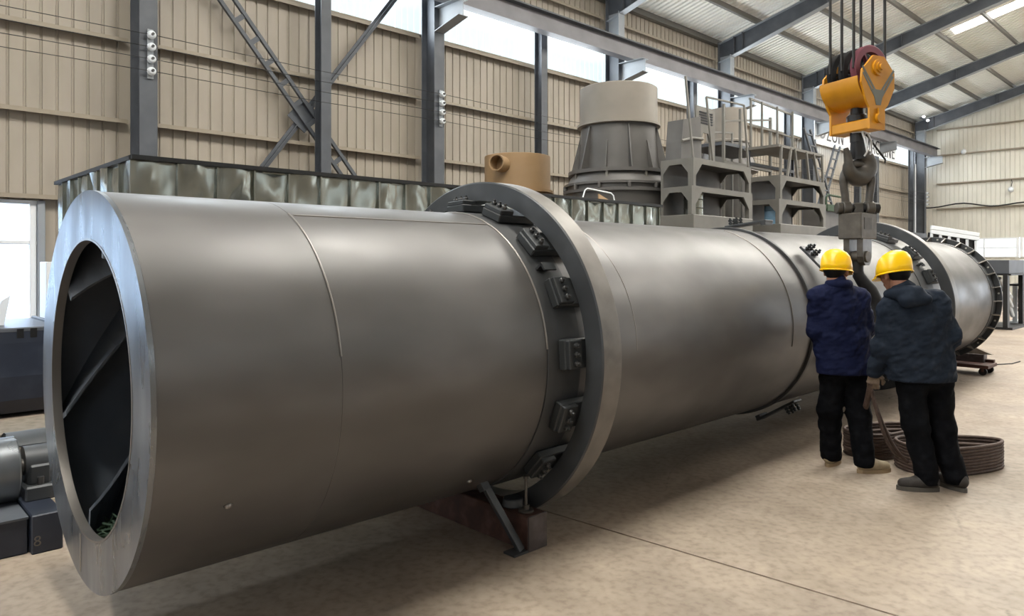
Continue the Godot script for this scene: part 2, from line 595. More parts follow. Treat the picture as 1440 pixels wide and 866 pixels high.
func build_setting() -> void:
	# floor: concrete slabs either side of the expansion joint that runs out from under the drum
	var fl := setting("floor")
	var x0 := 3.4565
	var x1 := 3.625
	# line through (3.458, -3.332) and (3.621, -1.2)
	var jx := func(z: float) -> float: return 3.458 + (z + 3.332) * 0.0765
	var slab := func(a: float, b: float, ja: bool, jb: bool) -> void:
		var s := Sh.new()
		var za := WALL - 0.3
		var zb := SOUTH + 0.3
		var q := [Vector2(a if not ja else jx.call(za) + 0.008, -za), Vector2(b if not jb else jx.call(za) - 0.008, -za), Vector2(b if not jb else jx.call(zb) - 0.008, -zb), Vector2(a if not ja else jx.call(zb) + 0.008, -zb)]
		s.prism(q, 0.15, Transform3D(Basis(Vector3.RIGHT, Vector3(0, 0, -1), Vector3.DOWN * 1.0), Vector3.ZERO))
		obj("slab", s, M["concrete"], fl)
	slab.call(WEST - 0.3, 0.0, false, true)
	slab.call(0.0, 22.0, true, false)
	slab.call(22.008, EAST + 0.3, false, false)
	obj("sub_base", Sh.new().b(Vector3((WEST + EAST) / 2, -0.22, (WALL + SOUTH) / 2), Vector3(EAST - WEST + 0.6, 0.1, SOUTH - WALL + 0.6)), M["dark_iron"], fl)
	var gr := setting("ground")
	obj("yard", Sh.new().b(Vector3(0, -0.45, -60), Vector3(160, 0.4, 92)), M["ground"], gr)
	obj("yard", Sh.new().b(Vector3(0, -0.45, 60), Vector3(160, 0.4, 96)), M["ground"], gr)
	obj("yard", Sh.new().b(Vector3(-45, -0.45, 0), Vector3(70, 0.4, 26)), M["ground"], gr)
	obj("yard", Sh.new().b(Vector3(63, -0.45, 0), Vector3(40, 0.4, 26)), M["ground"], gr)

	# long wall: ribbed sheets, girts, clerestory, window band at the near end
	var w := setting("wall_left")
	var full := ribbed(0.84, 6.62)
	var above := ribbed(0.84, 6.62 - 2.58)
	var below := ribbed(0.84, 0.68)
	var top := ribbed(0.84, 1.6)
	var x := 2.39 - 14 * 0.84
	var win_hi := 2.39
	while x < EAST:
		if x < win_hi - 0.1:
			put("cladding_sheet", above, M["cladding"], w, Transform3D(Basis(), Vector3(x, 2.58, WALL)))
			put("cladding_sheet", below, M["cladding"], w, Transform3D(Basis(), Vector3(x, 0, WALL)))
		else:
			put("cladding_sheet", full, M["cladding"], w, Transform3D(Basis(), Vector3(x, 0, WALL)))
		put("cladding_sheet", top, M["cladding"], w, Transform3D(Basis(), Vector3(x, 7.55, WALL)))
		x += 0.84
	for y in [1.35, 2.66, 3.94, 5.24, 6.55, 8.42]:
		for k in COLUMNS.size() - 1:
			var a: float = COLUMNS[k] + 0.16
			var c: float = COLUMNS[k + 1] - 0.16
			if y < 2.0 and a < 2.39:
				continue
			obj("girt", Sh.new().b(Vector3((a + c) / 2, y, WALL + 0.09), Vector3(c - a, 0.015, 0.16)).b(Vector3((a + c) / 2, y - 0.03, WALL + 0.165), Vector3(c - a, 0.06, 0.012)), M["girt"], w)
	# clerestory windows, bay by bay
	var marks := COLUMNS + POSTS
	marks.sort()
	var pane := ribbed(0.84, 0.93, 0.012)
	var num := 1
	for k in marks.size() - 1:
		var wd := setting("window_%d" % num)
		num += 1
		var a: float = marks[k]
		var c: float = marks[k + 1]
		var cnt := int(ceil((c - a) / 0.84))
		var st := (c - a) / cnt
		for i in cnt:
			put("pane", pane, M["clerestory"], wd, Transform3D(Basis.from_scale(Vector3((st - 0.02) / 0.84, 1, 1)), Vector3(a + i * st, 6.625, WALL - 0.01)))
		obj("sill", Sh.new().b(Vector3((a + c) / 2, 6.61, WALL + 0.03), Vector3(c - a, 0.03, 0.1)), M["girt"], wd)
	# window band at the near end of the long wall, looking out to the yard
	for k in 3:
		var hi: float = 2.39 - k * 3.75
		var lo: float = hi - 3.7
		var wd := setting("window_%d" % num)
		num += 1
		var s := Sh.new()
		for xx in [lo + 0.04, hi - 0.13, (lo + hi) / 2]:
			s.b(Vector3(xx, 1.63, WALL), Vector3(0.09, 1.9, 0.1), 0.008)
		for yy in [0.71, 1.95, 2.55]:
			s.b(Vector3((lo + hi) / 2, yy, WALL), Vector3(hi - lo, 0.06, 0.08), 0.008)
		obj("window_frame", s, M["white_frame"], wd)
		obj("jamb", Sh.new().b(Vector3(hi - 0.03, 1.63, WALL + 0.02), Vector3(0.1, 1.9, 0.14), 0.01), M["steel_light"], wd)
		for q in [[lo + 0.08, (lo + hi) / 2 - 0.04], [(lo + hi) / 2 + 0.04, hi - 0.17]]:
			for r in [[0.74, 1.92], [1.98, 2.52]]:
				obj("pane", Sh.new().b(Vector3((q[0] + q[1]) / 2, (r[0] + r[1]) / 2, WALL), Vector3(q[1] - q[0], r[1] - r[0], 0.006)), M["glass"], wd)
	# gable wall at the far end
	var g := setting("wall_gable")
	var z := SOUTH
	var gb := Basis(Vector3(0, 0, 1), U, Vector3(-1, 0, 0))
	while z > WALL + 0.01:
		z -= 0.8
		var hgt := minf(roof_y(z), roof_y(z + 0.8)) + 0.1
		if z > 3.0 and z < 6.2:
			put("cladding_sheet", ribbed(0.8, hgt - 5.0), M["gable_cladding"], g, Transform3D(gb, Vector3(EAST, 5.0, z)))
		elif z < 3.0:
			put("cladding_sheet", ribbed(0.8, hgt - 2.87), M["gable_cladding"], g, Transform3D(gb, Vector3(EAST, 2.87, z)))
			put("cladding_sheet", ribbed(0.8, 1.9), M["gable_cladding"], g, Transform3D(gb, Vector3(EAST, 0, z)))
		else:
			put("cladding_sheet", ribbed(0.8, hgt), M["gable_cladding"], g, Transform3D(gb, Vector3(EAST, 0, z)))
	for y in [4.415, 5.72, 7.19, 8.5, 9.8]:
		obj("girt", Sh.new().b(Vector3(EAST - 0.08, y, RIDGE), Vector3(0.16, 0.06, 22.0 if y < 9 else 16.0), 0.01), M["girt"], g)
	for k in 3:
		var wd := setting("window_%d" % num)
		num += 1
		var za: float = WALL + 0.3 + k * 4.35
		var s := Sh.new()
		for i in 4:
			s.b(Vector3(EAST, 2.385, za + i * 1.4), Vector3(0.1, 0.97, 0.12 if i % 3 == 0 else 0.06))
		for yy in [1.93, 2.38, 2.84]:
			s.b(Vector3(EAST, yy, za + 2.1), Vector3(0.09, 0.06, 4.2))
		obj("window_frame", s, M["white_frame"], wd)
		for i in 3:
			obj("pane", Sh.new().b(Vector3(EAST + 0.01, 2.385, za + 0.7 + i * 1.4), Vector3(0.01, 0.95, 1.36)), M["window_glow"], wd)
	# wall behind the camera and the near gable with its open doors
	var sw := setting("wall_right")
	for k in COLUMNS.size() - 1:
		var a: float = COLUMNS[k]
		var c: float = COLUMNS[k + 1]
		var cx := (a + c) / 2
		if k == 4 or k == 6:
			obj("cladding_sheet", Sh.new().b(Vector3(cx, 0.5, SOUTH + 0.03), Vector3(c - a, 1.0, 0.06)), M["cladding"], sw)
			obj("cladding_sheet", Sh.new().b(Vector3(cx, 4.81, SOUTH + 0.03), Vector3(c - a, 3.62, 0.06)), M["cladding"], sw)
			var wd := setting("window_%d" % num)
			num += 1
			for i in 2:
				obj("pane", Sh.new().b(Vector3(cx + (i - 0.5) * (c - a) / 2, 2.0, SOUTH + 0.03), Vector3((c - a) / 2 - 0.05, 2.0, 0.02)), M["window_glow"], wd)
		else:
			obj("cladding_sheet", Sh.new().b(Vector3(cx, 3.31, SOUTH + 0.03), Vector3(c - a, 6.62, 0.06)), M["cladding"], sw)
		obj("cladding_sheet", Sh.new().b(Vector3(cx, 8.4, SOUTH + 0.03), Vector3(c - a, 1.7, 0.06)), M["cladding"], sw)
		var wt := setting("window_%d" % num)
		num += 1
		for i in 2:
			obj("pane", Sh.new().b(Vector3(cx + (i - 0.5) * (c - a) / 2, 7.08, SOUTH + 0.03), Vector3((c - a) / 2 - 0.05, 0.93, 0.02)), M["clerestory"], wt)
	var ww := setting("wall_near_gable")
	obj("cladding", Sh.new().prism([Vector2(-WALL, 5.0), Vector2(-WALL, EAVE), Vector2(-RIDGE, roof_y(RIDGE)), Vector2(-SOUTH, EAVE), Vector2(-SOUTH, 5.0)], 0.1, Transform3D(Basis(Vector3(0, 0, -1), U, Vector3(1, 0, 0)), Vector3(WEST - 0.1, 0, 0))), M["cladding"], ww)
	for q in [[-12.8, -5.2], [-4.0, 11.2]]:
		obj("cladding", Sh.new().b(Vector3(WEST - 0.05, 2.5, (q[0] + q[1]) / 2), Vector3(0.1, 5.0, q[1] - q[0])), M["cladding"], ww)

	# roof: ribbed sheets from eave to ridge, with one line of roof lights per bay
	var c := setting("ceiling")
	var ln := sqrt(1 + SLOPE * SLOPE)
	var dn := Vector3(0, SLOPE, 1).normalized()      # up the north slope
	var nb := Basis(Vector3(1, 0, 0), dn, Vector3(1, 0, 0).cross(dn))   # its z looks down
	var ds := Vector3(0, SLOPE, -1).normalized()
	var sb := Basis(Vector3(-1, 0, 0), ds, Vector3(-1, 0, 0).cross(ds))
	var whole := ribbed(0.85, (RIDGE - WALL) * ln, 0.06, 0.035)
	var lower := ribbed(0.85, (-8.06 - WALL) * ln, 0.06, 0.035)
	var upper := ribbed(0.85, (RIDGE + 1.4) * ln, 0.03)
	x = WEST
	var sheets := []
	var i := 0
	while x < EAST:
		var bay := -1
		for k in BAYS.size():
			if absf(x + 0.425 - BAYS[k]) < 0.426 and not sheets.has(k):
				bay = k
		if bay >= 0:
			sheets.append(bay)
			put("roof_sheet", lower, M["roof_sheet"], c, Transform3D(nb, Vector3(x, EAVE, WALL)))
		else:
			put("roof_sheet", whole, M["roof_sheet"], c, Transform3D(nb, Vector3(x, EAVE, WALL)))
		x += 0.85
		i += 1
	x = WEST
	i = 0
	for k in BAYS.size():
		var xs: float = WEST + 0.85 * floor((BAYS[k] - WEST) / 0.85)
		for s in 5:
			var za := -8.06 + s * (RIDGE + 8.06) / 5.0
			put("skylight_sheet", Sh.new().sheet(rib_profile(0.85, 0.012), (RIDGE + 8.06) / 5.0 * ln, 0.02).mesh(), M["skylight"], c, Transform3D(nb, Vector3(xs, roof_y(za), za)))
	obj("roof_sheet", Sh.new().bx(Transform3D(sb, Vector3((WEST + EAST) / 2, roof_y((RIDGE + SOUTH) / 2) + 0.05, (RIDGE + SOUTH) / 2)), Vector3(EAST - WEST, (SOUTH - RIDGE) * ln, 0.05)), M["roof_sheet"], c)
	for k in range(4, BAYS.size()):
		for s in 2:
			obj("skylight_sheet", Sh.new().bx(Transform3D(sb, Vector3(BAYS[k], roof_y(3.0 + s * 3.3) - 0.0, 3.0 + s * 3.3)), Vector3(0.85, 3.2, 0.02)), M["skylight"], c)
	z = WALL + 0.1
	while z < RIDGE:
		obj("purlin", Sh.new().bx(Transform3D(nb, Vector3((WEST + EAST) / 2, roof_y(z) - 0.11, z)), Vector3(EAST - WEST, 0.07, 0.2)), M["purlin"], c)
		z += 1.45
	obj("eave_strut", Sh.new().b(Vector3((WEST + EAST) / 2, EAVE - 0.1, WALL + 0.06), Vector3(EAST - WEST, 0.18, 0.1)), M["purlin"], c)


func h_section(s: Sh, x: float, z0: float, z1: float, y0: float, y1: float, w: float, tf: float, tw: float) -> void:
	# an upright H with flanges across x at z0 (rear) and z1 (front)
	s.b(Vector3(x, (y0 + y1) / 2, (z0 + z1) / 2), Vector3(tw, y1 - y0, z1 - z0 - tf))


func build_frame() -> void:
	var words := ["nearest the left end of the hall, outside the picture", "beside the window band left of the drum", "standing left behind the metal-clad box", "behind the middle of the box, left of the thick tyre", "rising behind the beige-topped crusher", "behind the ladders' left, above the steel racks", "just left of the hook block", "behind the yellow hook block", "in the far left corner of the hall"]
	for k in COLUMNS.size():
		var x: float = COLUMNS[k]
		var t := thing("steel_column", "dark grey H-section steel column with pale corbel, " + words[k], "column", Vector3(x, 0, WALL), "main columns along the long wall")
		obj("front_flange", Sh.new().b(Vector3(0, 3.8, 0.64), Vector3(0.27, 7.6, 0.02), 0.004), M["steel"], t)
		obj("rear_flange", Sh.new().b(Vector3(0, 4.5, 0.2), Vector3(0.27, 9.0, 0.02), 0.004), M["steel"], t)
		obj("web", Sh.new().b(Vector3(0, 3.8, 0.42), Vector3(0.014, 7.6, 0.42)), M["steel"], t)
		# corbel under the runway beam, and the lighter upper leg above it
		var cb := Sh.new()
		cb.prism([Vector2(-0.2, 6.55), Vector2(-1.0, 6.72), Vector2(-1.0, 7.06), Vector2(-0.2, 7.06)], 0.016, Transform3D(Basis(Vector3(0, 0, -1), U, Vector3(1, 0, 0)), Vector3(-0.008, 0, 0.44)))
		var cbo := obj("corbel", cb, M["steel_light"], t)
		obj("corbel_flange", Sh.new().bar(Vector3(0, 6.55, 0.64), Vector3(0, 6.72, 1.44), 0.26, 0.016, Vector3.RIGHT).b(Vector3(0, 7.06, 1.04), Vector3(0.26, 0.016, 0.8)), M["steel_light"], cbo)
		obj("upper_leg", Sh.new().b(Vector3(0, 8.0, 0.42), Vector3(0.02, 1.0, 0.44)).b(Vector3(0, 8.0, 0.64), Vector3(0.26, 1.0, 0.02)), M["steel_light"], t)
	var pw := ["beside the window band, behind the drum mouth", "in front of the crossed bracing", "behind the tan round tank", "right of the beige-topped crusher", "behind the far steel rack", "left of the hook, behind the ladders", "with white conduit, right of the hook"]
	for k in POSTS.size():
		var x: float = POSTS[k]
		var t := thing("wind_post", "slim dark grey steel wall post " + pw[k], "post", Vector3(x, 0, WALL), "wall posts between the main columns")
		var hh := 7.6
		obj("front_flange", Sh.new().b(Vector3(0, hh / 2, 0.6), Vector3(0.21, hh, 0.016), 0.003), M["steel"], t)
		obj("rear_flange", Sh.new().b(Vector3(0, hh / 2, 0.37), Vector3(0.21, hh, 0.016), 0.003), M["steel"], t)
		obj("web", Sh.new().b(Vector3(0, hh / 2, 0.485), Vector3(0.012, hh, 0.22)), M["steel"], t)
		if k == 6:
			obj("conduit", Sh.new().cyl(Vector3(0.14, 0, 0.62), Vector3(0.14, 6.6, 0.62), 0.03, 8), M["white_frame"], t)
	# crane runway
	var rb := thing("crane_runway", "grey crane runway beam on corbels along the whole long wall", "crane rail", Vector3(0, 0, WALL + 1.05))
	var xc := (WEST + EAST) / 2
	obj("web", Sh.new().b(Vector3(xc, 7.29, 0.0), Vector3(EAST - WEST - 0.4, 0.44, 0.016)), M["runway"], rb)
	obj("top_flange", Sh.new().b(Vector3(xc, 7.52, 0), Vector3(EAST - WEST - 0.4, 0.02, 0.32)), M["steel"], rb)
	obj("bottom_flange", Sh.new().b(Vector3(xc, 7.08, 0), Vector3(EAST - WEST - 0.4, 0.02, 0.26)), M["runway"], rb)
	obj("rail", Sh.new().b(Vector3(xc, 7.57, 0), Vector3(EAST - WEST - 0.4, 0.08, 0.06)), M["steel"], rb)
	# rafters, in their bays, deeper at the eave
	var rw := ["over the left end of the hall", "above the window band on the left", "above the crossed bracing", "above the thick tyre", "above the crusher, first one in view", "second in view, left of the crane ropes", "third in view, behind the crane ropes", "fourth in view, just right of the hook block", "against the far gable"]
	for k in COLUMNS.size():
		var x: float = COLUMNS[k]
		var t := thing("roof_rafter", "dark grey tapered steel rafter " + rw[k], "rafter", Vector3(x, 0, 0), "rafters under the roof")
		var z0 := WALL + 0.2
		var z1 := RIDGE
		var up := func(z: float) -> float: return roof_y(z) - 0.22
		var lo := func(z: float) -> float: return roof_y(z) - 0.22 - lerpf(0.62, 0.4, clampf((z - z0) / 5.5, 0, 1))
		var poly := [Vector2(-z0, lo.call(z0)), Vector2(-z0, up.call(z0)), Vector2(-z1, up.call(z1)), Vector2(-z1, lo.call(z1)), Vector2(-(z0 + 5.5), lo.call(z0 + 5.5))]
		obj("web", Sh.new().prism(poly, 0.014, Transform3D(Basis(Vector3(0, 0, -1), U, Vector3(1, 0, 0)), Vector3(-0.007, 0, 0))), M["steel"], t)
		var bf := Sh.new()
		bf.bar(Vector3(0, lo.call(z0), z0), Vector3(0, lo.call(z0 + 5.5), z0 + 5.5), 0.24, 0.016, Vector3.RIGHT)
		bf.bar(Vector3(0, lo.call(z0 + 5.5), z0 + 5.5), Vector3(0, lo.call(z1), z1), 0.24, 0.016, Vector3.RIGHT)
		obj("bottom_flange", bf, M["steel_light"], t)
		obj("top_flange", Sh.new().bar(Vector3(0, up.call(z0), z0), Vector3(0, up.call(z1), z1), 0.24, 0.016, Vector3.RIGHT), M["steel_light"], t)
		for zz in [z0 + 0.55, z0 + 0.85, z0 + 3.6, z0 + 7.2]:
			obj("stiffener", Sh.new().b(Vector3(0, (up.call(zz) + lo.call(zz)) / 2, zz), Vector3(0.22, up.call(zz) - lo.call(zz), 0.012)), M["steel"], t)
		# south half, behind the camera
		obj("opposite_beam", Sh.new().bar(Vector3(0, roof_y(RIDGE) - 0.5, RIDGE), Vector3(0, EAVE - 0.5, SOUTH - 0.2), 0.24, 0.45, Vector3.RIGHT), M["steel"], t)
	# crossed bracing of the second bay: a laced pair of angles and a single dark angle
	var z := WALL + 0.29
	var br := thing("ladder_brace", "dark laced double-angle brace slanting down to the right on the wall", "brace", Vector3.ZERO)
	var a := Vector3(4.62, 6.78, z)
	var c := Vector3(7.95, 2.8, z)
	var d := (c - a).normalized()
	var nrm := Vector3(-d.y, d.x, 0)
	for s in [-1, 1]:
		obj("chord", Sh.new().bar(a + nrm * 0.12 * s, c + nrm * 0.12 * s, 0.065, 0.065, nrm), M["steel"], br)
	var L := a.distance_to(c)
	for k in 12:
		var q := a + d * (0.2 + k * L / 12.0)
		obj("batten", Sh.new().bar(q - nrm * 0.12, q + nrm * 0.12, 0.09, 0.02, d), M["steel"], br)
	var b2 := thing("angle_brace", "single dark steel angle brace slanting up to the right across the wall", "brace", Vector3.ZERO)
	obj("angle", Sh.new().bar(Vector3(5.3, 2.75, z - 0.09), Vector3(9.1, 7.8, z - 0.09), 0.13, 0.02, Vector3(0.8, -0.6, 0)).bar(Vector3(5.3, 2.75, z - 0.06), Vector3(9.1, 7.8, z - 0.06), 0.02, 0.05, Vector3(0.8, -0.6, 0)), M["steel"], b2)
	obj("gusset_plate", Sh.new().bx(Transform3D(Basis(Vector3(0, 0, 1), 0.87), Vector3(6.55, 4.43, z - 0.04)), Vector3(0.5, 0.45, 0.012)), M["steel"], b2)
	# insulators on the columns and the bare wires they carry
	var iw := ["on the left column behind the metal-clad box", "on the column left of the thick tyre", "on the far column left of the hook"]
	var n := 0
	for k in [2, 3, 8]:
		var t := thing("insulator_rack", "row of four white insulators bolted " + iw[n], "insulator", Vector3(COLUMNS[k] + 0.02, 4.95, WALL + 0.66), "insulator racks on the columns")
		n += 1
		obj("backing_bar", Sh.new().b(Vector3(0, -0.02, 0.01), Vector3(0.09, 0.78, 0.02), 0.004), M["steel_light"], t)
		for i in 4:
			obj("insulator", Sh.new().lathe(Transform3D(Basis(Vector3(1, 0, 0), Vector3(0, 0, 1), Vector3(0, -1, 0)), Vector3(0, 0.27 - i * 0.19, 0.02)), [Vector2(0, 0), Vector2(0.05, 0), Vector2(0.065, 0.03), Vector2(0.045, 0.05), Vector2(0.065, 0.07), Vector2(0.05, 0.1), Vector2(0, 0.1)], 12), M["white_paint"], t)
			obj("bolt", Sh.new().cyl(Vector3(0, 0.27 - i * 0.19, 0.11), Vector3(0, 0.27 - i * 0.19, 0.16), 0.022, 6), M["bolt"], t)
	var ww := ["topmost", "second from the top", "third from the top", "lowest"]
	for i in 4:
		var q := []
		for k in range(0, 9):
			var x: float = COLUMNS[k] + 0.05
			q.append(Vector3(x, 5.22 - i * 0.19, WALL + 0.74))
			if k < 8:
				q.append(Vector3((COLUMNS[k] + COLUMNS[k + 1]) / 2, 5.19 - i * 0.19, WALL + 0.74))
		tag(obj("bare_wire", Sh.new().tube(q, 0.006, 5), M["black"]), "thin bare wire strung along the long wall, %s of the four" % ww[i], "wire", "bare wires along the wall")
	# white banner hung under the runway
	var bn := thing("banner", "long white banner with dark capitals hanging under the crane runway", "banner", Vector3(33.0, 6.86, WALL + 0.72))
	obj("sheet", Sh.new().b(Vector3(-0.8, 0, 0), Vector3(8.9, 0.86, 0.02)), M["banner"], bn)
	text(bn, "ZON", Vector3(-3.3, -0.06, 0.012), 0.62, "lettering", 0.02)
	text(bn, "MACHINE", Vector3(1.6, -0.06, 0.012), 0.62, "lettering", 0.02)
	obj("emblem", Sh.new().lathe(Transform3D(Basis(Vector3(1, 0, 0), Vector3(0, 0, 1), Vector3(0, -1, 0)), Vector3(-4.55, 0.0, 0.01)), [Vector2(0.24, 0), Vector2(0.33, 0), Vector2(0.33, 0.012), Vector2(0.24, 0.012), Vector2(0.24, 0)], 24), M["steel_light"], bn)
	# small things on the gable and the far column
	var fl := thing("floodlight", "pair of tiny lit white lamps high on the far corner column", "lamp", Vector3(40.4, 8.95, WALL + 0.9))
	for s in [-1, 1]:
		obj("lamp_head", Sh.new().ball(Vector3(s * 0.32, s * -0.05, 0), Vector3(0.07, 0.06, 0.07), 10), M["lamp_white"], fl)
	obj("bracket", Sh.new().b(Vector3(0.25, 0, -0.1), Vector3(1.3, 0.04, 0.16)), M["steel"], fl)
	var ol := OmniLight3D.new()
	ol.name = "floodlight_glow"
	ol.position = Vector3(40.4, 8.9, WALL + 1.1)
	ol.light_energy = 0.06
	ol.light_size = 0.1
	ol.omni_range = 60
	ol.shadow_enabled = true
	add_child(ol)
	var cm := thing("camera_dome", "small white surveillance camera on the girt of the far gable", "camera", Vector3(EAST - 0.2, 7.25, -10.55))
	obj("housing", Sh.new().ball(Vector3(0, 0, 0), Vector3(0.12, 0.14, 0.12), 10), M["white_paint"], cm)
	obj("arm", Sh.new().b(Vector3(0.09, 0.1, 0), Vector3(0.18, 0.05, 0.05)), M["steel_light"], cm)
	var hl := thing("hanging_socket", "white socket dangling on a short cable against the far gable", "socket", Vector3(EAST - 0.15, 5.3, -8.55))
	obj("body", Sh.new().ball(Vector3(0, -0.1, 0), Vector3(0.12, 0.14, 0.12), 10), M["white_paint"], hl)
	obj("cable", Sh.new().tube([Vector3(0, 0, 0), Vector3(0, 0.25, 0.05), Vector3(0.02, 0.45, 0.0)], 0.015, 6), M["black"], hl)
	var q := []
	for i in 25:
		var f := i / 24.0
		q.append(Vector3(EAST - 0.28, 4.5 + 0.08 * sin(f * 11.0) - 0.06 * sin(f * 23.0) + f * 0.1, -12.4 + f * 9.0))
	tag(obj("slack_cable", Sh.new().tube(q, 0.035, 6), M["black"]), "slack black cable wandering along the lowest girt of the far gable", "cable")


func text(parent: Node, s: String, at: Vector3, h: float, m: String, depth: float, basis := Basis()) -> void:
	var tm := TextMesh.new()
	tm.text = s
	var f := SystemFont.new()
	f.font_names = PackedStringArray(["Droid Sans"])
	tm.font = f
	tm.font_size = 64
	tm.pixel_size = h / 46.0
	tm.depth = depth
	put("lettering", tm, M[m], parent, Transform3D(basis, at))


func build_machines_behind() -> void:
	# the metal-clad box behind the drum
	var t := thing("clad_box", "long low box clad in dented shiny metal sheets, standing behind the drum", "container", Vector3(1.52, 0, -5.3))
	var L := 6.1
	var D := 2.2
	var Hh := 2.35
	obj("core", Sh.new().b(Vector3(L / 2, Hh / 2, -D / 2), Vector3(L - 0.1, Hh - 0.04, D - 0.1)), M["dark_iron"], t)
	var ns := FastNoiseLite.new()
	ns.seed = 5
	ns.frequency = 2.2
	var variants := []
	for v in 6:
		var s := Sh.new()
		var gx := 5
		var gy := 22
		var pt := func(i: int, j: int) -> Vector3:
			var x := 0.277 * i / gx
			var y := Hh * j / gy
			var edge := sin(PI * i / gx)
			return Vector3(x, y, 0.012 * edge + 0.07 * edge * ns.get_noise_3d(x * 1.4 + v * 7.0, y * 0.9, v * 3.0))
		for i in gx:
			for j in gy:
				var q := [pt.call(i, j), pt.call(i + 1, j), pt.call(i + 1, j + 1), pt.call(i, j + 1)]
				var nn := []
				for w in [[i, j], [i + 1, j], [i + 1, j + 1], [i, j + 1]]:
					var dx: Vector3 = pt.call(mini(w[0] + 1, gx), w[1]) - pt.call(maxi(w[0] - 1, 0), w[1])
					var dy: Vector3 = pt.call(w[0], mini(w[1] + 1, gy)) - pt.call(w[0], maxi(w[1] - 1, 0))
					nn.append(dx.cross(dy).normalized())
				s.tri(q[0], q[1], q[2], nn[0], nn[1], nn[2])
				s.tri(q[0], q[2], q[3], nn[0], nn[2], nn[3])
		s.b(Vector3(0.277, Hh / 2, 0.01), Vector3(0.012, Hh, 0.035))
		variants.append(s.mesh())
	for k in 22:
		put("clad_panel", variants[(k * 5 + k / 6) % 6], M["galvanised"], t, Transform3D(Basis(), Vector3(k * 0.277, 0, 0.0)))
	for k in 8:
		put("clad_panel", variants[(k * 5 + 3) % 6], M["galvanised"], t, Transform3D(Basis(U, -PI / 2), Vector3(0, 0, -D + k * 0.275)))
		put("clad_panel", variants[(k * 5 + 1) % 6], M["galvanised"], t, Transform3D(Basis(U, PI / 2), Vector3(L, 0, -k * 0.275)))
	obj("top_edge", Sh.new().b(Vector3(L / 2, Hh + 0.012, 0.02), Vector3(L + 0.06, 0.03, 0.06)).b(Vector3(0.0, Hh + 0.012, -D / 2), Vector3(0.06, 0.03, D + 0.04)), M["black"], t)
	obj("roof_sheet", Sh.new().b(Vector3(L / 2, Hh, -D / 2), Vector3(L, 0.03, D)), M["galvanised"], t)

	# tan round tank with a stub pipe
	t = thing("round_tank", "tan round steel tank with a short open stub pipe, behind the clad box", "tank", Vector3(9.6, 0, -9.9))
	obj("body", Sh.new().lathe(Transform3D(), [Vector2(0.0, 0.0), Vector2(0.66, 0.0), Vector2(0.66, 2.98), Vector2(0.63, 3.0), Vector2(0.63, 3.66), Vector2(0.62, 3.67), Vector2(0.0, 3.67)], 40), M["tan"], t)
	obj("band", Sh.new().lathe(Transform3D(), [Vector2(0.64, 2.96), Vector2(0.69, 2.96), Vector2(0.69, 3.01), Vector2(0.63, 3.01)], 40), M["tan"], t)
	var pd := Vector3(-0.94, 0.03, 0.34).normalized()
	var pb := Vector3(-0.52, 3.45, 0.19)
	obj("stub_pipe", Sh.new().lathe(Transform3D(Basis(pd.cross(U).normalized(), pd, pd.cross(U).normalized().cross(pd)), pb), [Vector2(0.135, 0), Vector2(0.15, 0), Vector2(0.15, 0.32), Vector2(0.13, 0.32), Vector2(0.13, 0.0)], 24), M["tan"], t)
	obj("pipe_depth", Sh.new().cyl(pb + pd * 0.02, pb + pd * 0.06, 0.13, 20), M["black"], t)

	# big cone crusher with beige top
	t = thing("cone_crusher", "big dark grey cone crusher with finned body and a beige drum on top", "crusher", Vector3(10.33, 0, -8.04))
	obj("base", Sh.new().lathe(Transform3D(), [Vector2(0, 0), Vector2(0.9, 0), Vector2(0.9, 2.5), Vector2(0.94, 2.86), Vector2(0, 2.86)], 48), M["crusher"], t)
	var ring := obj("lower_ring", Sh.new().lathe(Transform3D(), [Vector2(0.9, 2.86), Vector2(0.99, 2.86), Vector2(0.99, 2.91), Vector2(0.92, 2.92), Vector2(0.92, 2.99), Vector2(0.97, 2.99), Vector2(0.97, 3.03), Vector2(0.86, 3.05)], 48), M["crusher"], t)
	for k in 12:
		var f := TAU * k / 12 + 0.2
		obj("clamp", Sh.new().bx(Transform3D(Basis(U, -f), Vector3(cos(f), 0, sin(f)) * 0.96 + U * 2.955), Vector3(0.07, 0.1, 0.05), 0.01), M["crusher"], ring)
	obj("bowl", Sh.new().lathe(Transform3D(), [Vector2(0.92, 3.03), Vector2(0.83, 3.2), Vector2(0.83, 3.22), Vector2(0, 3.22)], 48, false), M["crusher"], t)
	var mid := obj("middle_ring", Sh.new().lathe(Transform3D(), [Vector2(0.8, 3.2), Vector2(0.9, 3.2), Vector2(0.9, 3.26), Vector2(0.72, 3.27)], 48), M["crusher"], t)
	for k in 8:
		var f := TAU * k / 8 + 0.35
		obj("lug", Sh.new().bx(Transform3D(Basis(U, -f), Vector3(cos(f), 0, sin(f)) * 0.86 + U * 3.13), Vector3(0.04, 0.14, 0.04)), M["frame_grey"], mid)
	obj("cone_body", Sh.new().lathe(Transform3D(), [Vector2(0.74, 3.26), Vector2(0.665, 4.08), Vector2(0, 4.08)], 48), M["crusher"], t)
	for k in 12:
		var f := TAU * k / 12 + 0.12
		var big := k % 2 == 0
		var fin := [Vector2(0.62, 3.27), Vector2(0.9, 3.27), Vector2(0.7, 4.02 if big else 3.8), Vector2(0.62, 4.02 if big else 3.8)]
		if not big:
			fin = [Vector2(0.62, 3.27), Vector2(0.84, 3.27), Vector2(0.71, 3.75), Vector2(0.62, 3.8)]
		obj("fin", Sh.new().prism(fin, 0.02, Transform3D(Basis(U, -f), Vector3.ZERO)), M["crusher"], t)
	obj("top_rim", Sh.new().lathe(Transform3D(), [Vector2(0.66, 4.05), Vector2(0.74, 4.06), Vector2(0.74, 4.1), Vector2(0.66, 4.11)], 48), M["crusher_pale"], t)
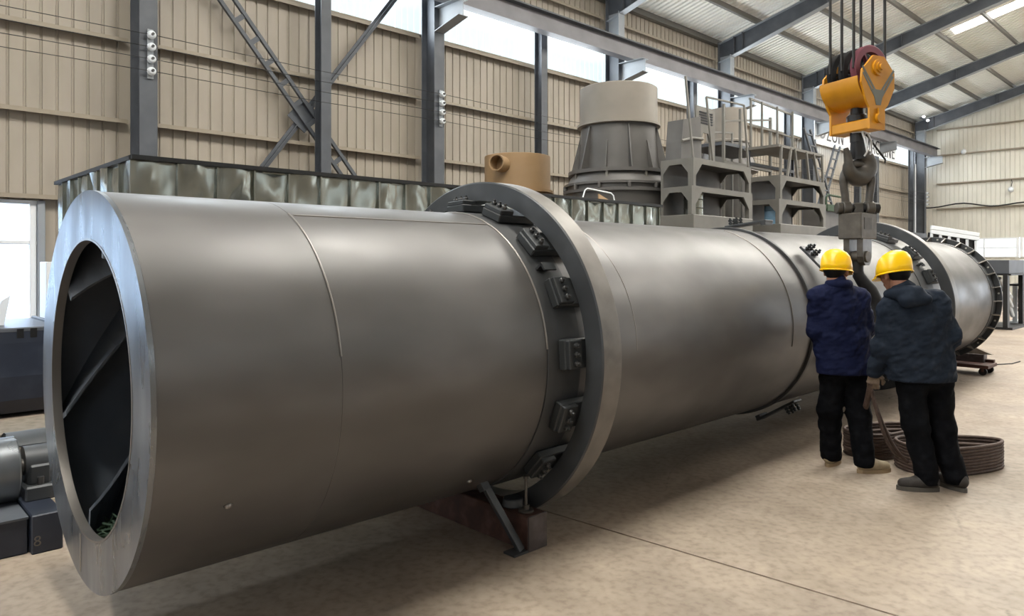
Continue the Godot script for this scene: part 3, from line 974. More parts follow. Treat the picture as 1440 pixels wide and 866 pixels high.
	obj("top_drum", Sh.new().lathe(Transform3D(), [Vector2(0.69, 4.1), Vector2(0.69, 4.74), Vector2(0.66, 4.76), Vector2(0.63, 4.74), Vector2(0.63, 4.3), Vector2(0, 4.3)], 48), M["crusher_pale"], t)
	# bits lying on the clad box and at the crusher's foot
	t = thing("plywood_offcut", "triangular tan plywood offcut leaning at the foot of the big crusher", "board", Vector3(8.75, 2.36, -7.0))
	obj("board", Sh.new().prism([Vector2(-0.25, 0), Vector2(0.75, 0), Vector2(-0.2, 0.34)], 0.02, Transform3D(Basis(Vector3(1, 0, 0), -0.15))), M["tan"], t)
	obj("prop", Sh.new().b(Vector3(0.2, -1.18, -0.1), Vector3(0.9, 2.36, 0.16)), M["dark_iron"], t)
	tag(obj("bent_pipe_rail", Sh.new().tube([Vector3(6.93, 2.36, -6.0), Vector3(7.02, 2.575, -6.0), Vector3(7.07, 2.6, -6.0), Vector3(7.55, 2.57, -6.0), Vector3(7.6, 2.54, -6.0), Vector3(7.66, 2.36, -6.0)], 0.009, 8), M["white_frame"]), "thin pale bent pipe rail standing on the clad box", "rail")

	# two steel racks stacked in tiers, with chamfered openings
	rack("steel_rack", "grey two-tier steel machine rack with chamfered openings, right beside the crusher", Vector3(10.02, 0, -6.3), 1.86, 0.62, [0.0, 2.42, 2.88, 3.33])
	rack("steel_rack", "grey two-tier steel machine rack under the handrails, right of the first rack", Vector3(13.0, 0, -6.3), 1.98, 0.72, [0.0, 2.38, 2.85, 3.3])
	# what stands on and behind the racks
	t = thing("feed_hopper", "grey tapered feed hopper standing on the left rack, beside the crusher", "hopper", Vector3(10.4, 3.33, -6.72))
	obj("chute", Sh.new().prism([Vector2(-0.32, 0.0), Vector2(0.3, 0.0), Vector2(0.27, 0.78), Vector2(-0.25, 0.66), Vector2(-0.3, 0.3)], 0.3, Transform3D(Basis(), Vector3(0, 0, -0.15))), M["crusher"], t)
	obj("lip", Sh.new().tube([Vector3(-0.31, 0.3, 0.16), Vector3(0.0, 0.38, 0.17), Vector3(0.31, 0.4, 0.16)], 0.025, 8), M["frame_grey"], t)
	t = thing("motor_guard", "grey steel guard plate with a louvred window and an arched opening", "guard", Vector3(11.03, 3.33, -6.72))
	var gp := [Vector2(-0.3, 0), Vector2(-0.14, 0), Vector2(-0.14, 0.42), Vector2(-0.08, 0.56), Vector2(0.08, 0.56), Vector2(0.14, 0.42), Vector2(0.14, 0), Vector2(0.3, 0), Vector2(0.3, 1.0), Vector2(-0.3, 1.0)]
	obj("plate", Sh.new().prism(gp, 0.03), M["frame_grey"], t)
	for k in 5:
		obj("louvre", Sh.new().bx(Transform3D(Basis(Vector3.RIGHT, 0.5), Vector3(0, 0.72 + k * 0.045, 0.035)), Vector3(0.42, 0.03, 0.012)), M["steel"], t)
	t = thing("small_cone_crusher", "smaller beige-grey round crusher head standing behind the left rack", "crusher", Vector3(15.6, 0, -8.9), "", Basis.from_scale(Vector3(1.17, 1.13, 1.17)))
	obj("base", Sh.new().lathe(Transform3D(), [Vector2(0, 0), Vector2(0.5, 0), Vector2(0.5, 3.3), Vector2(0.62, 3.35), Vector2(0.42, 3.95), Vector2(0, 3.95)], 32), M["crusher"], t)
	obj("drum", Sh.new().lathe(Transform3D(), [Vector2(0.40, 3.95), Vector2(0.45, 3.96), Vector2(0.45, 4.0), Vector2(0.40, 4.02), Vector2(0.40, 4.66), Vector2(0, 4.66)], 32), M["crusher_pale"], t)
	for k in 10:
		var f := TAU * k / 10
		obj("fin", Sh.new().prism([Vector2(0.38, 3.34), Vector2(0.62, 3.34), Vector2(0.44, 3.95), Vector2(0.38, 3.95)], 0.02, Transform3D(Basis(U, -f), Vector3.ZERO)), M["crusher"], t)
	# uprights and rails over the racks
	t = thing("rack_uprights", "thin pale steel uprights rising in front of the grey guard on the left rack", "railing", Vector3(10.02, 3.33, -6.32))
	for q in [[0.02, -0.12, 1.28], [0.62, 0.5, 1.05], [1.8, 1.74, 1.1]]:
		obj("upright", Sh.new().bar(Vector3(q[0], 0, 0), Vector3(q[1], q[2], -0.05), 0.03, 0.03), M["frame_grey"], t)
	obj("top_rail", Sh.new().bar(Vector3(0.5, 1.05, -0.05), Vector3(1.74, 1.1, -0.05), 0.025, 0.025), M["frame_grey"], t)
	t = thing("work_platform", "grey railed work platform between the two steel racks", "platform", Vector3(12.85, 0, -7.35), "", Basis.from_scale(Vector3(1.04, 1.035, 1)))
	obj("deck", Sh.new().b(Vector3(0.85, 3.86, -0.45), Vector3(1.9, 0.06, 0.9)), M["steel"], t)
	obj("lower_beam", Sh.new().b(Vector3(0.85, 3.5, -0.0), Vector3(1.9, 0.06, 0.06)), M["frame_grey"], t)
	for xx in [-0.08, 0.55, 1.78]:
		obj("post", Sh.new().b(Vector3(xx, 2.3, 0), Vector3(0.05, 4.6, 0.05)), M["frame_grey"], t)
	obj("handrail", Sh.new().bar(Vector3(-0.08, 4.28, 0), Vector3(1.78, 4.55, 0), 0.035, 0.035), M["frame_grey"], t)
	obj("back_handrail", Sh.new().bar(Vector3(-0.08, 4.2, -0.9), Vector3(1.78, 4.4, -0.9), 0.035, 0.035).bar(Vector3(-0.08, 0.0, -0.9), Vector3(-0.08, 4.2, -0.9), 0.04, 0.04).bar(Vector3(1.78, 0.0, -0.9), Vector3(1.78, 4.4, -0.9), 0.04, 0.04), M["frame_grey"], t)
	t = thing("railed_stand", "tall grey railed stand on top of the right steel rack", "platform", Vector3(13.0, 3.3, -6.33))
	obj("deck", Sh.new().b(Vector3(1.0, 0.56, -0.35), Vector3(2.0, 0.05, 0.7)), M["frame_grey"], t)
	for q in [[0.06, 0.1], [0.35, 0.5], [0.78, 0.66], [1.3, 1.16], [1.72, 1.5], [1.95, 1.9]]:
		obj("upright", Sh.new().bar(Vector3(q[0], 0, 0), Vector3(q[1], 0.56, 0), 0.04, 0.04), M["frame_grey"], t)
	for q in [0.1, 0.55, 1.2, 1.9]:
		obj("rail_post", Sh.new().b(Vector3(q, 1.06, -0.62), Vector3(0.035, 1.0, 0.035)), M["frame_grey"], t)
	obj("handrail", Sh.new().bar(Vector3(0.1, 1.56, -0.65), Vector3(1.9, 1.5, -0.65), 0.035, 0.035).bar(Vector3(0.1, 1.06, -0.65), Vector3(1.9, 1.02, -0.65), 0.03, 0.03), M["frame_grey"], t)
	obj("cross_tube", Sh.new().bar(Vector3(0.05, 0.28, -0.64), Vector3(1.95, 0.28, -0.64), 0.06, 0.06), M["steel"], t)
	for q in [0.05, 1.95]:
		obj("back_leg", Sh.new().b(Vector3(q, 0.28, -0.64), Vector3(0.05, 0.56, 0.05)), M["steel"], t)
	# paint drums seen through the rack openings
	for q in [[10.5, -6.6, "galvanised", "grey steel drum seen through the left rack's lower opening"], [13.35, -6.62, "far_glass", "pale blue drum seen through the right rack's lower opening"]]:
		var dr := thing("steel_drum", q[3], "drum", Vector3(q[0], 2.42 if q[0] < 12 else 2.38, q[1]))
		obj("body", Sh.new().lathe(Transform3D(), [Vector2(0, 0), Vector2(0.16, 0), Vector2(0.16, 0.12), Vector2(0.17, 0.13), Vector2(0.16, 0.14), Vector2(0.16, 0.26), Vector2(0.17, 0.27), Vector2(0.16, 0.28), Vector2(0.16, 0.36), Vector2(0, 0.36)], 24), M[q[2]], dr)
		obj("lid", Sh.new().cyl(Vector3(0, 0.36, 0), Vector3(0, 0.375, 0), 0.165, 24), M["frame_grey"], dr)
	# A-shaped pair of ladders behind the racks
	ladder("dark green ladder leaning to the right behind the right rack", Vector3(20.2, 5.45, -9.0), Vector3(24.15, 0.0, -9.0), 18)
	ladder("dark green ladder leaning to the left, crossing the first one", Vector3(23.3, 5.35, -9.4), Vector3(19.9, 0.0, -9.4), 18)
	t = thing("machine_railing", "small dark green machine frame with a bent guard rail left of the hook", "frame", Vector3(16.7, 0, -7.0))
	obj("body", Sh.new().b(Vector3(0.75, 1.5, -0.3), Vector3(1.5, 3.0, 0.5), 0.02), M["crusher"], t)
	obj("guard_rail", Sh.new().tube([Vector3(0.0, 2.9, 0), Vector3(0.02, 3.15, 0), Vector3(0.1, 3.22, 0), Vector3(1.3, 3.2, 0)], 0.025, 8), M["green_mesh"], t)
	obj("slotted_plate", Sh.new().b(Vector3(0.75, 2.92, 0), Vector3(1.4, 0.16, 0.04), 0.01), M["green_mesh"], t)


func ladder(label: String, a: Vector3, c: Vector3, rungs: int) -> void:
	var t := thing("ladder", label, "ladder", Vector3(c.x, 0, c.z), "ladders behind the racks")
	var o := Vector3(c.x, 0, c.z)
	for s in [-0.2, 0.2]:
		obj("side_rail", Sh.new().bar(a - o + Vector3(s, 0, 0.0), c - o + Vector3(s, 0, 0.0), 0.06, 0.05, Vector3.RIGHT), M["steel"], t)
	for k in rungs:
		var q := a.lerp(c, (k + 0.5) / rungs) - o
		obj("rung", Sh.new().bar(q + Vector3(-0.2, 0, 0), q + Vector3(0.2, 0, 0), 0.04, 0.05), M["steel"], t)


func rack(called: String, label: String, at: Vector3, w: float, d: float, ys: Array) -> void:
	var t := thing(called, label, "rack", at, "two-tier steel racks behind the drum")
	obj("plinth", Sh.new().b(Vector3(w / 2, ys[1] / 2, -d / 2), Vector3(w + 0.06, ys[1], d + 0.04), 0.01), M["frame_grey"], t)
	for k in [1, 2]:
		var y0: float = ys[k]
		var y1: float = ys[k + 1]
		var h := y1 - y0
		var ex := 0.05 if k == 1 else 0.0
		for f in [0, 1]:
			# front and back portals
			var ch := minf(0.26, h * 0.55)
			var lg := 0.07
			var tp := 0.09
			var q := [Vector2(-ex, 0), Vector2(lg, 0), Vector2(lg, h - tp - ch * 0.8), Vector2(lg + ch * 0.75, h - tp), Vector2(w - lg - ch * 0.75, h - tp), Vector2(w - lg, h - tp - ch * 0.8), Vector2(w - lg, 0), Vector2(w + ex, 0), Vector2(w + ex, h), Vector2(-ex, h)]
			if f == 0:
				obj("portal", Sh.new().prism(q, 0.03, Transform3D(Basis(), Vector3(0, y0, -0.03))), M["frame_grey"], t)
			else:
				obj("back_plate", Sh.new().b(Vector3(w / 2, y0 + h / 2, -d + 0.015), Vector3(w - 0.07, h - 0.01, 0.03)), M["crusher"], t)
			var q2 := [Vector2(0, 0), Vector2(lg, 0), Vector2(lg, h - tp - ch * 0.6), Vector2(lg + ch * 0.5, h - tp), Vector2(d - lg - ch * 0.5, h - tp), Vector2(d - lg, h - tp - ch * 0.6), Vector2(d - lg, 0), Vector2(d - 0.031, 0), Vector2(d - 0.031, h), Vector2(0, h)]
			obj("side_portal", Sh.new().prism(q2, 0.03, Transform3D(Basis(Vector3(0, 0, -1), U, Vector3(1, 0, 0)), Vector3(0.001 if f == 0 else w - 0.031, y0, -0.031))), M["frame_grey"], t)
		obj("deck", Sh.new().b(Vector3(w / 2, y1 - 0.025, -d / 2), Vector3(w - 0.07, 0.04, d - 0.07)), M["crusher"], t)


const KY := 1.0976
const KZ := -3.587
const KR := 0.865
const K0 := 0.8415
const K1 := 12.413


func kt(x := 0.0) -> Transform3D:      # local y runs along the drum, local x is up; angle a of lathe() then turns away from the camera
	return Transform3D(Basis(Vector3(0, 1, 0), Vector3(1, 0, 0), Vector3(0, 0, -1)), Vector3(x, KY, KZ))


func kp(x: float, r: float, deg: float) -> Vector3:    # a point round the drum: 0 is up, 90 towards the open hall
	return Vector3(x, KY + r * cos(deg_to_rad(deg)), KZ + r * sin(deg_to_rad(deg)))


func kb(deg: float) -> Basis:          # at such a point: x along the drum, y outwards, z round it
	var f := deg_to_rad(deg)
	return Basis(Vector3(1, 0, 0), Vector3(0, cos(f), sin(f)), Vector3(0, -sin(f), cos(f)))


func build_dryer() -> void:
	var t := thing("rotary_dryer", "long dark grey rotary dryer drum lying along the hall, open ringed mouth at left", "dryer drum")
	var base := Vector3(K0, 0, KZ)
	t.position = base
	var inv := Transform3D(Basis(), -base)
	var kk := func(x: float) -> Transform3D: return inv * kt(x)
	var pp := func(x: float, r: float, d: float) -> Vector3: return kp(x, r, d) - base
	# shell in welded sections
	var secs := [[K0 + 0.012, 1.6, KR, "shell"], [1.6, 2.87, KR, "shell"], [2.87, 3.14, KR + 0.008, "shell_dark"], [3.14, 3.68, KR + 0.004, "shell"], [3.68, 6.2, KR, "shell"], [6.2, 9.2, KR, "shell"], [9.2, 9.62, KR + 0.008, "shell_dark"], [9.62, 10.05, KR + 0.004, "shell"], [10.05, K1, KR, "shell"]]
	for s in secs:
		var q := [Vector2(s[2] - 0.03, s[0]), Vector2(s[2] - 0.002, s[0]), Vector2(s[2], s[0] + 0.002), Vector2(s[2], s[1] - 0.002), Vector2(s[2] - 0.002, s[1]), Vector2(s[2] - 0.03, s[1]), Vector2(s[2] - 0.03, s[0])]
		obj("shell_section", Sh.new().lathe(kk.call(0), q, 128), M[s[3]], t)
	for s in [[1.6, 25, 80], [2.87, -180, 85], [3.68, 15, 90], [5.85, 15, 100]]:
		var q := []
		for k in 60:
			q.append(pp.call(s[0], KR + 0.002, lerpf(s[1], s[2], k / 59.0)))
		obj("weld_seam", Sh.new().tube(q, 0.0045 if s[0] != 2.87 else 0.007, 6), M["weld"], t)
	obj("long_seam", Sh.new().tube([pp.call(1.62, KR + 0.001, 26.0), pp.call(2.85, KR + 0.001, 26.0)], 0.004, 6), M["weld"], t)
	# the mouth: a wide flat ring, its rim standing a little out from the shell
	var ep := obj("end_plate", Sh.new().lathe(kk.call(0), [Vector2(0.659, K0 - 0.008), Vector2(KR + 0.004, K0 - 0.008), Vector2(KR + 0.004, K0 + 0.012), Vector2(0.659, K0 + 0.012), Vector2(0.659, K0 - 0.008)], 128), M["end_plate"], t)
	obj("inner_lip", Sh.new().lathe(kk.call(0), [Vector2(0.65, K0 - 0.01), Vector2(0.659, K0 - 0.01), Vector2(0.659, K0 + 0.03), Vector2(0.65, K0 + 0.03), Vector2(0.65, K0 - 0.01)], 128), M["weld"], ep)
	obj("paint_run", Sh.new().bx(Transform3D(Basis(), pp.call(K0 - 0.0085, 0.76, 187.5)), Vector3(0.002, 0.17, 0.018)), M["crusher_pale"], ep)
	# spiral lifting flights inside
	for k in 6:
		var s := Sh.new()
		var n := 72
		var ph := 6.0 + k * 60.0
		for i in n:
			var xa := K0 + 0.03 + 4.2 * i / n
			var xb := K0 + 0.03 + 4.2 * (i + 1) / n
			var da := ph + 130.0 * (xa - K0)
			var db := ph + 130.0 * (xb - K0)
			var r0 := KR - 0.03
			var r1 := 0.58
			var w := 1.2
			var a0: Vector3 = pp.call(xa, r0, da - w)
			var a1: Vector3 = pp.call(xa, r1, da - w)
			var b0: Vector3 = pp.call(xb, r0, db - w)
			var b1: Vector3 = pp.call(xb, r1, db - w)
			var c0: Vector3 = pp.call(xa, r0, da + w)
			var c1: Vector3 = pp.call(xa, r1, da + w)
			var d0: Vector3 = pp.call(xb, r0, db + w)
			var d1: Vector3 = pp.call(xb, r1, db + w)
			var o := kb(da).z
			s.face(a0, a1, b1, -o)
			s.face(a0, b1, b0, -o)
			s.face(c0, c1, d1, o)
			s.face(c0, d1, d0, o)
			s.face(a1, c1, d1, -kb(da).y)
			s.face(a1, d1, b1, -kb(da).y)
			if i == 0:
				s.face(a0, a1, c1, Vector3.LEFT)
				s.face(a0, c1, c0, Vector3.LEFT)
		obj("lifting_flight", s, M["inside"], t)
	obj("inner_lining", Sh.new().lathe(kk.call(0), [Vector2(KR - 0.034, K1 - 0.2), Vector2(KR - 0.034, K0 + 0.013)], 96), M["inside"], t)
	# the two riding tyres on their pads
	var pad := Sh.new().b(Vector3(0.16, 0.028, 0), Vector3(0.36, 0.05, 0.17), 0.006).b(Vector3(0.04, 0.066, 0), Vector3(0.11, 0.03, 0.16), 0.005).mesh()
	var nut := Sh.new().cyl(Vector3(0, 0, 0), Vector3(0, 0.02, 0), 0.017, 6, 0.017, 0.003).cyl(Vector3(0, 0.02, 0), Vector3(0, 0.034, 0), 0.009, 8).mesh()
	for X in [3.09, 9.58]:
		var ty := obj("riding_tyre", Sh.new().lathe(kk.call(0), [Vector2(0.955, X), Vector2(1.07, X), Vector2(1.078, X + 0.008), Vector2(1.078, X + 0.162), Vector2(1.07, X + 0.17), Vector2(0.955, X + 0.17), Vector2(0.955, X)], 160), M["tyre"], t)
		obj("running_face", Sh.new().lathe(kk.call(0), [Vector2(1.0785, X + 0.007), Vector2(1.0795, X + 0.009), Vector2(1.0795, X + 0.161), Vector2(1.0785, X + 0.163)], 160), M["machined"], ty)
		for k in 16:
			var dg := -2.5 + 22.5 * k
			if X < 4.0 and dg > 150.0 and dg < 210.0:
				continue
			var pd := put("tyre_pad", pad, M["pad"], t, Transform3D(kb(dg), pp.call(X - 0.12, KR + 0.006, dg)))
			for j in 3:
				put("bolt", nut, M["bolt"], pd, Transform3D(Basis(), Vector3(0.035, 0.08, -0.05 + j * 0.05)))
		var st := obj("stop_bracket", Sh.new().bx(inv * Transform3D(kb(54.0), kp(X - 0.1, KR + 0.03, 54.0)), Vector3(0.1, 0.06, 0.012)).bx(inv * Transform3D(kb(54.0), kp(X - 0.1, KR + 0.06, 55.0)), Vector3(0.1, 0.012, 0.05)), M["pad"], t)
		st.set_meta("label", "small black angle bracket by the tyre")
	# girth flange and the spring plates for a gear ring
	obj("girth_flange", Sh.new().lathe(kk.call(0), [Vector2(KR - 0.001, 6.2), Vector2(0.886, 6.2), Vector2(0.89, 6.205), Vector2(0.89, 6.24), Vector2(0.886, 6.245), Vector2(KR - 0.001, 6.245)], 128), M["shell_dark"], t)
	var sp := Sh.new().b(Vector3(0, 0.0, 0), Vector3(0.16, 0.022, 0.44), 0.004).b(Vector3(0, -0.02, 0.19), Vector3(0.16, 0.035, 0.05), 0.003).mesh()
	var stud := Sh.new().cyl(Vector3(0, 0, 0), Vector3(0, 0.075, 0), 0.012, 8).cyl(Vector3(0, 0.012, 0), Vector3(0, 0.03, 0), 0.022, 6).cyl(Vector3(0, 0.04, 0), Vector3(0, 0.058, 0), 0.022, 6).mesh()
	for k in 7:
		var dg := 3.0 + 51.43 * k
		var b := kb(dg) * Basis(Vector3(1, 0, 0), -0.16)
		var o := put("spring_plate", sp, M["tyre"], t, inv * Transform3D(b, kp(6.62, KR + 0.068, dg)))
		for sx in [-0.04, 0.04]:
			for sz in [-0.17, -0.1]:
				put("stud", stud, M["pad"], o, Transform3D(Basis(), Vector3(sx, 0.008, sz)))
	# flange at the far end, with its stiffening gussets
	var fl := obj("end_flange", Sh.new().lathe(kk.call(0), [Vector2(KR - 0.03, K1 - 0.02), Vector2(0.94, K1 - 0.02), Vector2(0.944, K1 - 0.016), Vector2(0.944, K1 + 0.006), Vector2(KR - 0.03, K1 + 0.006), Vector2(KR - 0.03, K1 - 0.02)], 128), M["tyre"], t)
	var gus := Sh.new().prism([Vector2(0, 0), Vector2(-0.2, 0), Vector2(-0.2, 0.012), Vector2(-0.04, 0.078), Vector2(0, 0.078)], 0.016).mesh()
	var fb := Sh.new().cyl(Vector3(0, 0, 0), Vector3(-0.012, 0, 0), 0.013, 10).mesh()
	for k in 28:
		var dg := k * 360.0 / 28
		put("gusset", gus, M["load_cell"], fl, inv * Transform3D(kb(dg), kp(K1 - 0.02, KR, dg)))
		if k % 2:
			continue
		put("flange_bolt", fb, M["bright"], fl, inv * Transform3D(kb(dg), kp(K1 - 0.021, 0.905, dg + 180.0 / 28)))
	obj("collar", Sh.new().lathe(kk.call(0), [Vector2(KR, K1 - 0.24), Vector2(KR + 0.006, K1 - 0.24), Vector2(KR + 0.006, K1 - 0.02)], 96), M["tyre"], t)
	for q in [[0.95, 118.0], [2.35, 138.0]]:
		obj("weld_spot", Sh.new().ball(pp.call(q[0] + 0.2, KR, q[1]), Vector3(0.02, 0.012, 0.012), 8), M["weld"], t)

	# tangle of green cord in the mouth
	var rng := RandomNumberGenerator.new()
	rng.seed = 11
	var gs := Sh.new()
	for k in 70:
		var q := []
		var c := Vector3(0.93 + rng.randf() * 0.2, 0.3 + rng.randf() * 0.15, KZ - 0.16 + rng.randf() * 0.22)
		for i in 9:
			q.append(c + Vector3(rng.randf_range(-0.06, 0.06), rng.randf_range(-0.03, 0.03), rng.randf_range(-0.06, 0.06)))
			c += Vector3(rng.randf_range(-0.02, 0.02), 0, rng.randf_range(-0.02, 0.02))
		gs.tube(q, 0.006, 5)
	tag(obj("net_scrap", gs, M["green_mesh"]), "tangled scrap of dark green netting lying inside the drum's mouth", "netting")

	# the stand that carries it beside the first tyre
	var s := thing("support_stand", "rusty brown box-beam stand under the drum beside the first tyre", "stand", Vector3(2.97, 0, -2.9))
	obj("box_beam", Sh.new().b(Vector3(0, 0.1, -0.7), Vector3(0.15, 0.2, 1.4), 0.006), M["rust"], s)
	obj("end_cap", Sh.new().b(Vector3(0, 0.1, 0.004), Vector3(0.152, 0.2, 0.012), 0.004), M["brown_steel"], s)
	obj("saddle", Sh.new().b(Vector3(0, 0.216, -0.69), Vector3(0.15, 0.034, 0.2)), M["brown_steel"], s)
	obj("foot_plate", Sh.new().b(Vector3(-0.13, 0.006, -0.04), Vector3(0.11, 0.012, 0.09)), M["tyre"], s)
	obj("brace", Sh.new().bar(Vector3(-0.1, 0.01, -0.03), Vector3(-0.235, 0.385, -0.2), 0.045, 0.03, Vector3.RIGHT, 0.003).bar(Vector3(-0.235, 0.35, -0.185), Vector3(-0.25, 0.4, -0.21), 0.055, 0.05, Vector3.RIGHT, 0.003), M["tyre"], s)
	var rod := obj("threaded_rod", Sh.new().cyl(Vector3(-0.01, 0.2, -0.08), Vector3(-0.01, 0.4, -0.08), 0.009, 10).cyl(Vector3(-0.01, 0.39, -0.08), Vector3(-0.01, 0.405, -0.08), 0.016, 6), M["forged"], s)
	obj("nut", Sh.new().cyl(Vector3(-0.01, 0.2, -0.08), Vector3(-0.01, 0.212, -0.08), 0.045, 20).cyl(Vector3(-0.01, 0.212, -0.08), Vector3(-0.01, 0.238, -0.08), 0.02, 6), M["forged"], rod)
	obj("jack_disc", Sh.new().cyl(Vector3(-0.0, 0.2, -0.2), Vector3(0.0, 0.25, -0.2), 0.065, 24, 0.06, 0.006), M["tyre"], s)


func build_left_side() -> void:
	# support roller station at the left edge
	var t := thing("roller_station", "dark steel roller on a box base, cut off by the left edge of the picture", "roller", Vector3(0.0, 0, -4.85))
	var bs := obj("base", Sh.new().b(Vector3(0.335, 0.1, -0.5), Vector3(1.0, 0.2, 1.0), 0.006).b(Vector3(0.92, 0.11, -0.45), Vector3(0.155, 0.22, 1.0), 0.006), M["navy_bin"], t)
	obj("base_rim", Sh.new().b(Vector3(0.335, 0.205, -0.5), Vector3(1.0, 0.012, 1.03)), M["steel"], bs)
	text(bs, "8", Vector3(0.87, 0.075, 0.058), 0.055, "load_cell", 0.004)
	obj("roller", Sh.new().lathe(Transform3D(Basis(Vector3(0, 1, 0), Vector3(1, 0, 0), Vector3(0, 0, -1)), Vector3(0, 0.395, -0.42)), [Vector2(0, 0.05), Vector2(0.185, 0.05), Vector2(0.195, 0.06), Vector2(0.195, 0.835), Vector2(0.185, 0.845), Vector2(0.16, 0.845), Vector2(0.16, 0.83), Vector2(0, 0.83)], 48), M["end_plate"], t)
	obj("shaft", Sh.new().cyl(Vector3(0.0, 0.395, -0.42), Vector3(1.0, 0.395, -0.42), 0.05, 20), M["forged"], t)
	var bb := obj("bearing_block", Sh.new().b(Vector3(0.95, 0.26, -0.42), Vector3(0.17, 0.09, 0.34), 0.01).b(Vector3(0.95, 0.36, -0.42), Vector3(0.13, 0.14, 0.24), 0.02).cyl(Vector3(0.88, 0.41, -0.42), Vector3(1.02, 0.41, -0.42), 0.11, 24), M["tyre"], t)
	for q in [-0.29, -0.55]:
		obj("clamp_bolt", Sh.new().cyl(Vector3(0.95, 0.3, q), Vector3(0.95, 0.35, q), 0.02, 6), M["bolt"], bb)
	obj("curved_guard", Sh.new().lathe(Transform3D(Basis(Vector3(0, 1, 0), Vector3(1, 0, 0), Vector3(0, 0, -1)), Vector3(0.84, 0.3, -0.75)), [Vector2(0.25, 0.0), Vector2(0.25, 0.25), Vector2(0.235, 0.25), Vector2(0.235, 0.0)], 16, false, -0.7, 0.9), M["tyre"], t)
	# pile of thin plates on the station's far side
	t = thing("plate_stack", "small stack of thin dark plates behind the roller", "plates", Vector3(1.15, 0, -6.1))
	for k in 5:
		obj("plate", Sh.new().bx(Transform3D(Basis(U, 0.12 * k - 0.2), Vector3(0.02 * k, 0.02 + k * 0.045, 0)), Vector3(0.5, 0.03, 0.35), 0.004), M["tyre"], t)
	# dark blue bin behind, and the boards before it
	t = thing("steel_bin", "big dark blue curved steel bin on the floor under the window", "bin", Vector3(0.0, 0, -9.4))
	var pr := [Vector2(0.28, 0.0), Vector2(0.0, 0.05), Vector2(-0.1, 0.2), Vector2(-0.13, 0.45), Vector2(-0.1, 0.8), Vector2(-0.08, 0.93), Vector2(1.9, 0.93), Vector2(1.9, 0.0)]
	obj("body", Sh.new().prism(pr, 3.3, Transform3D(Basis(Vector3(0, 0, -1), U, Vector3(1, 0, 0)), Vector3(-1.35, 0, 0.2))), M["navy_bin"], t)
	obj("rim", Sh.new().b(Vector3(0.3, 0.935, 0.26), Vector3(3.34, 0.05, 0.05), 0.01).b(Vector3(1.96, 0.935, -0.7), Vector3(0.05, 0.05, 1.9), 0.01), M["steel"], t)
	for xx in [1.22, 1.5, 1.62]:
		obj("rim_clip", Sh.new().b(Vector3(xx, 0.9, 0.285), Vector3(0.06, 0.1, 0.02)), M["black"], t)
	var rng := RandomNumberGenerator.new()
	rng.seed = 3
	var wd := ["broad pale board lying nearest the dark blue bin", "pale board with a ragged corner, crossing the others", "long pale board lying nearest the roller", "short pale board at the left edge of the picture"]
	var spots := [[1.45, -8.72, 0.12, 1.2, 0.5], [1.25, -8.3, -0.3, 1.1, 0.35], [1.35, -7.8, 0.1, 1.2, 0.25], [0.95, -8.0, 0.5, 0.6, 0.25]]
	for k in 4:
		var q: Array = spots[k]
		var o := obj("loose_board", Sh.new().bx(Transform3D(Basis(U, q[2]), Vector3.ZERO), Vector3(q[3], 0.025, q[4]), 0.004), M["board"])
		o.position = Vector3(q[0], 0.0125 + 0.026 * [0, 1, 0, 2][k], q[1])
		tag(o, wd[k], "board", "loose boards on the floor at the left")
	# white-framed cabinet half hidden by the mouth ring, pale thing on the bin's rim
	t = thing("white_cabinet", "narrow white-framed cabinet with a dark front, half hidden by the drum's mouth", "cabinet", Vector3(2.45, 0, -11.3))
	obj("body", Sh.new().b(Vector3(0, 0.83, -0.2), Vector3(0.6, 1.66, 0.4), 0.01), M["white_frame"], t)
	obj("front_panel", Sh.new().b(Vector3(0.02, 0.85, 0.005), Vector3(0.48, 1.5, 0.012)), M["steel"], t)
	t = thing("white_cover", "white moulded cover with an upright fin standing on the dark bin", "cover", Vector3(1.25, 0.93, -10.2))
	obj("shell", Sh.new().prism([Vector2(-0.75, 0), Vector2(0.24, 0), Vector2(0.3, 0.34), Vector2(0.22, 0.28), Vector2(0.14, 0.09), Vector2(-0.1, 0.03), Vector2(-0.75, 0.1)], 0.4, Transform3D(Basis(), Vector3(0, 0, -0.2))), M["white_paint"], t)
	# outside the window: a pale neighbour building
	t = thing("neighbour_building", "pale blue-white building seen through the left window", "building", Vector3(-6.0, -0.25, -30.0))
	obj("wall", Sh.new().b(Vector3(2, 2.2, 0), Vector3(30, 4.4, 4)), M["far_house"], t)
	for k in 3:
		var f := obj("window", Sh.new().b(Vector3(-6.5 + k * 6.0, 1.6, 2.0), Vector3(3.0, 1.9, 0.12)), M["white_frame"], t)
		obj("pane", Sh.new().b(Vector3(-6.5 + k * 6.0, 1.6, 2.06), Vector3(2.7, 1.6, 0.06)), M["far_house"], f)
	obj("roof", Sh.new().prism([Vector2(-15.5, 4.4), Vector2(15.5, 4.4), Vector2(2, 7.5)], 4.4, Transform3D(Basis(), Vector3(2, 0, -2.2))), M["far_house"], t)


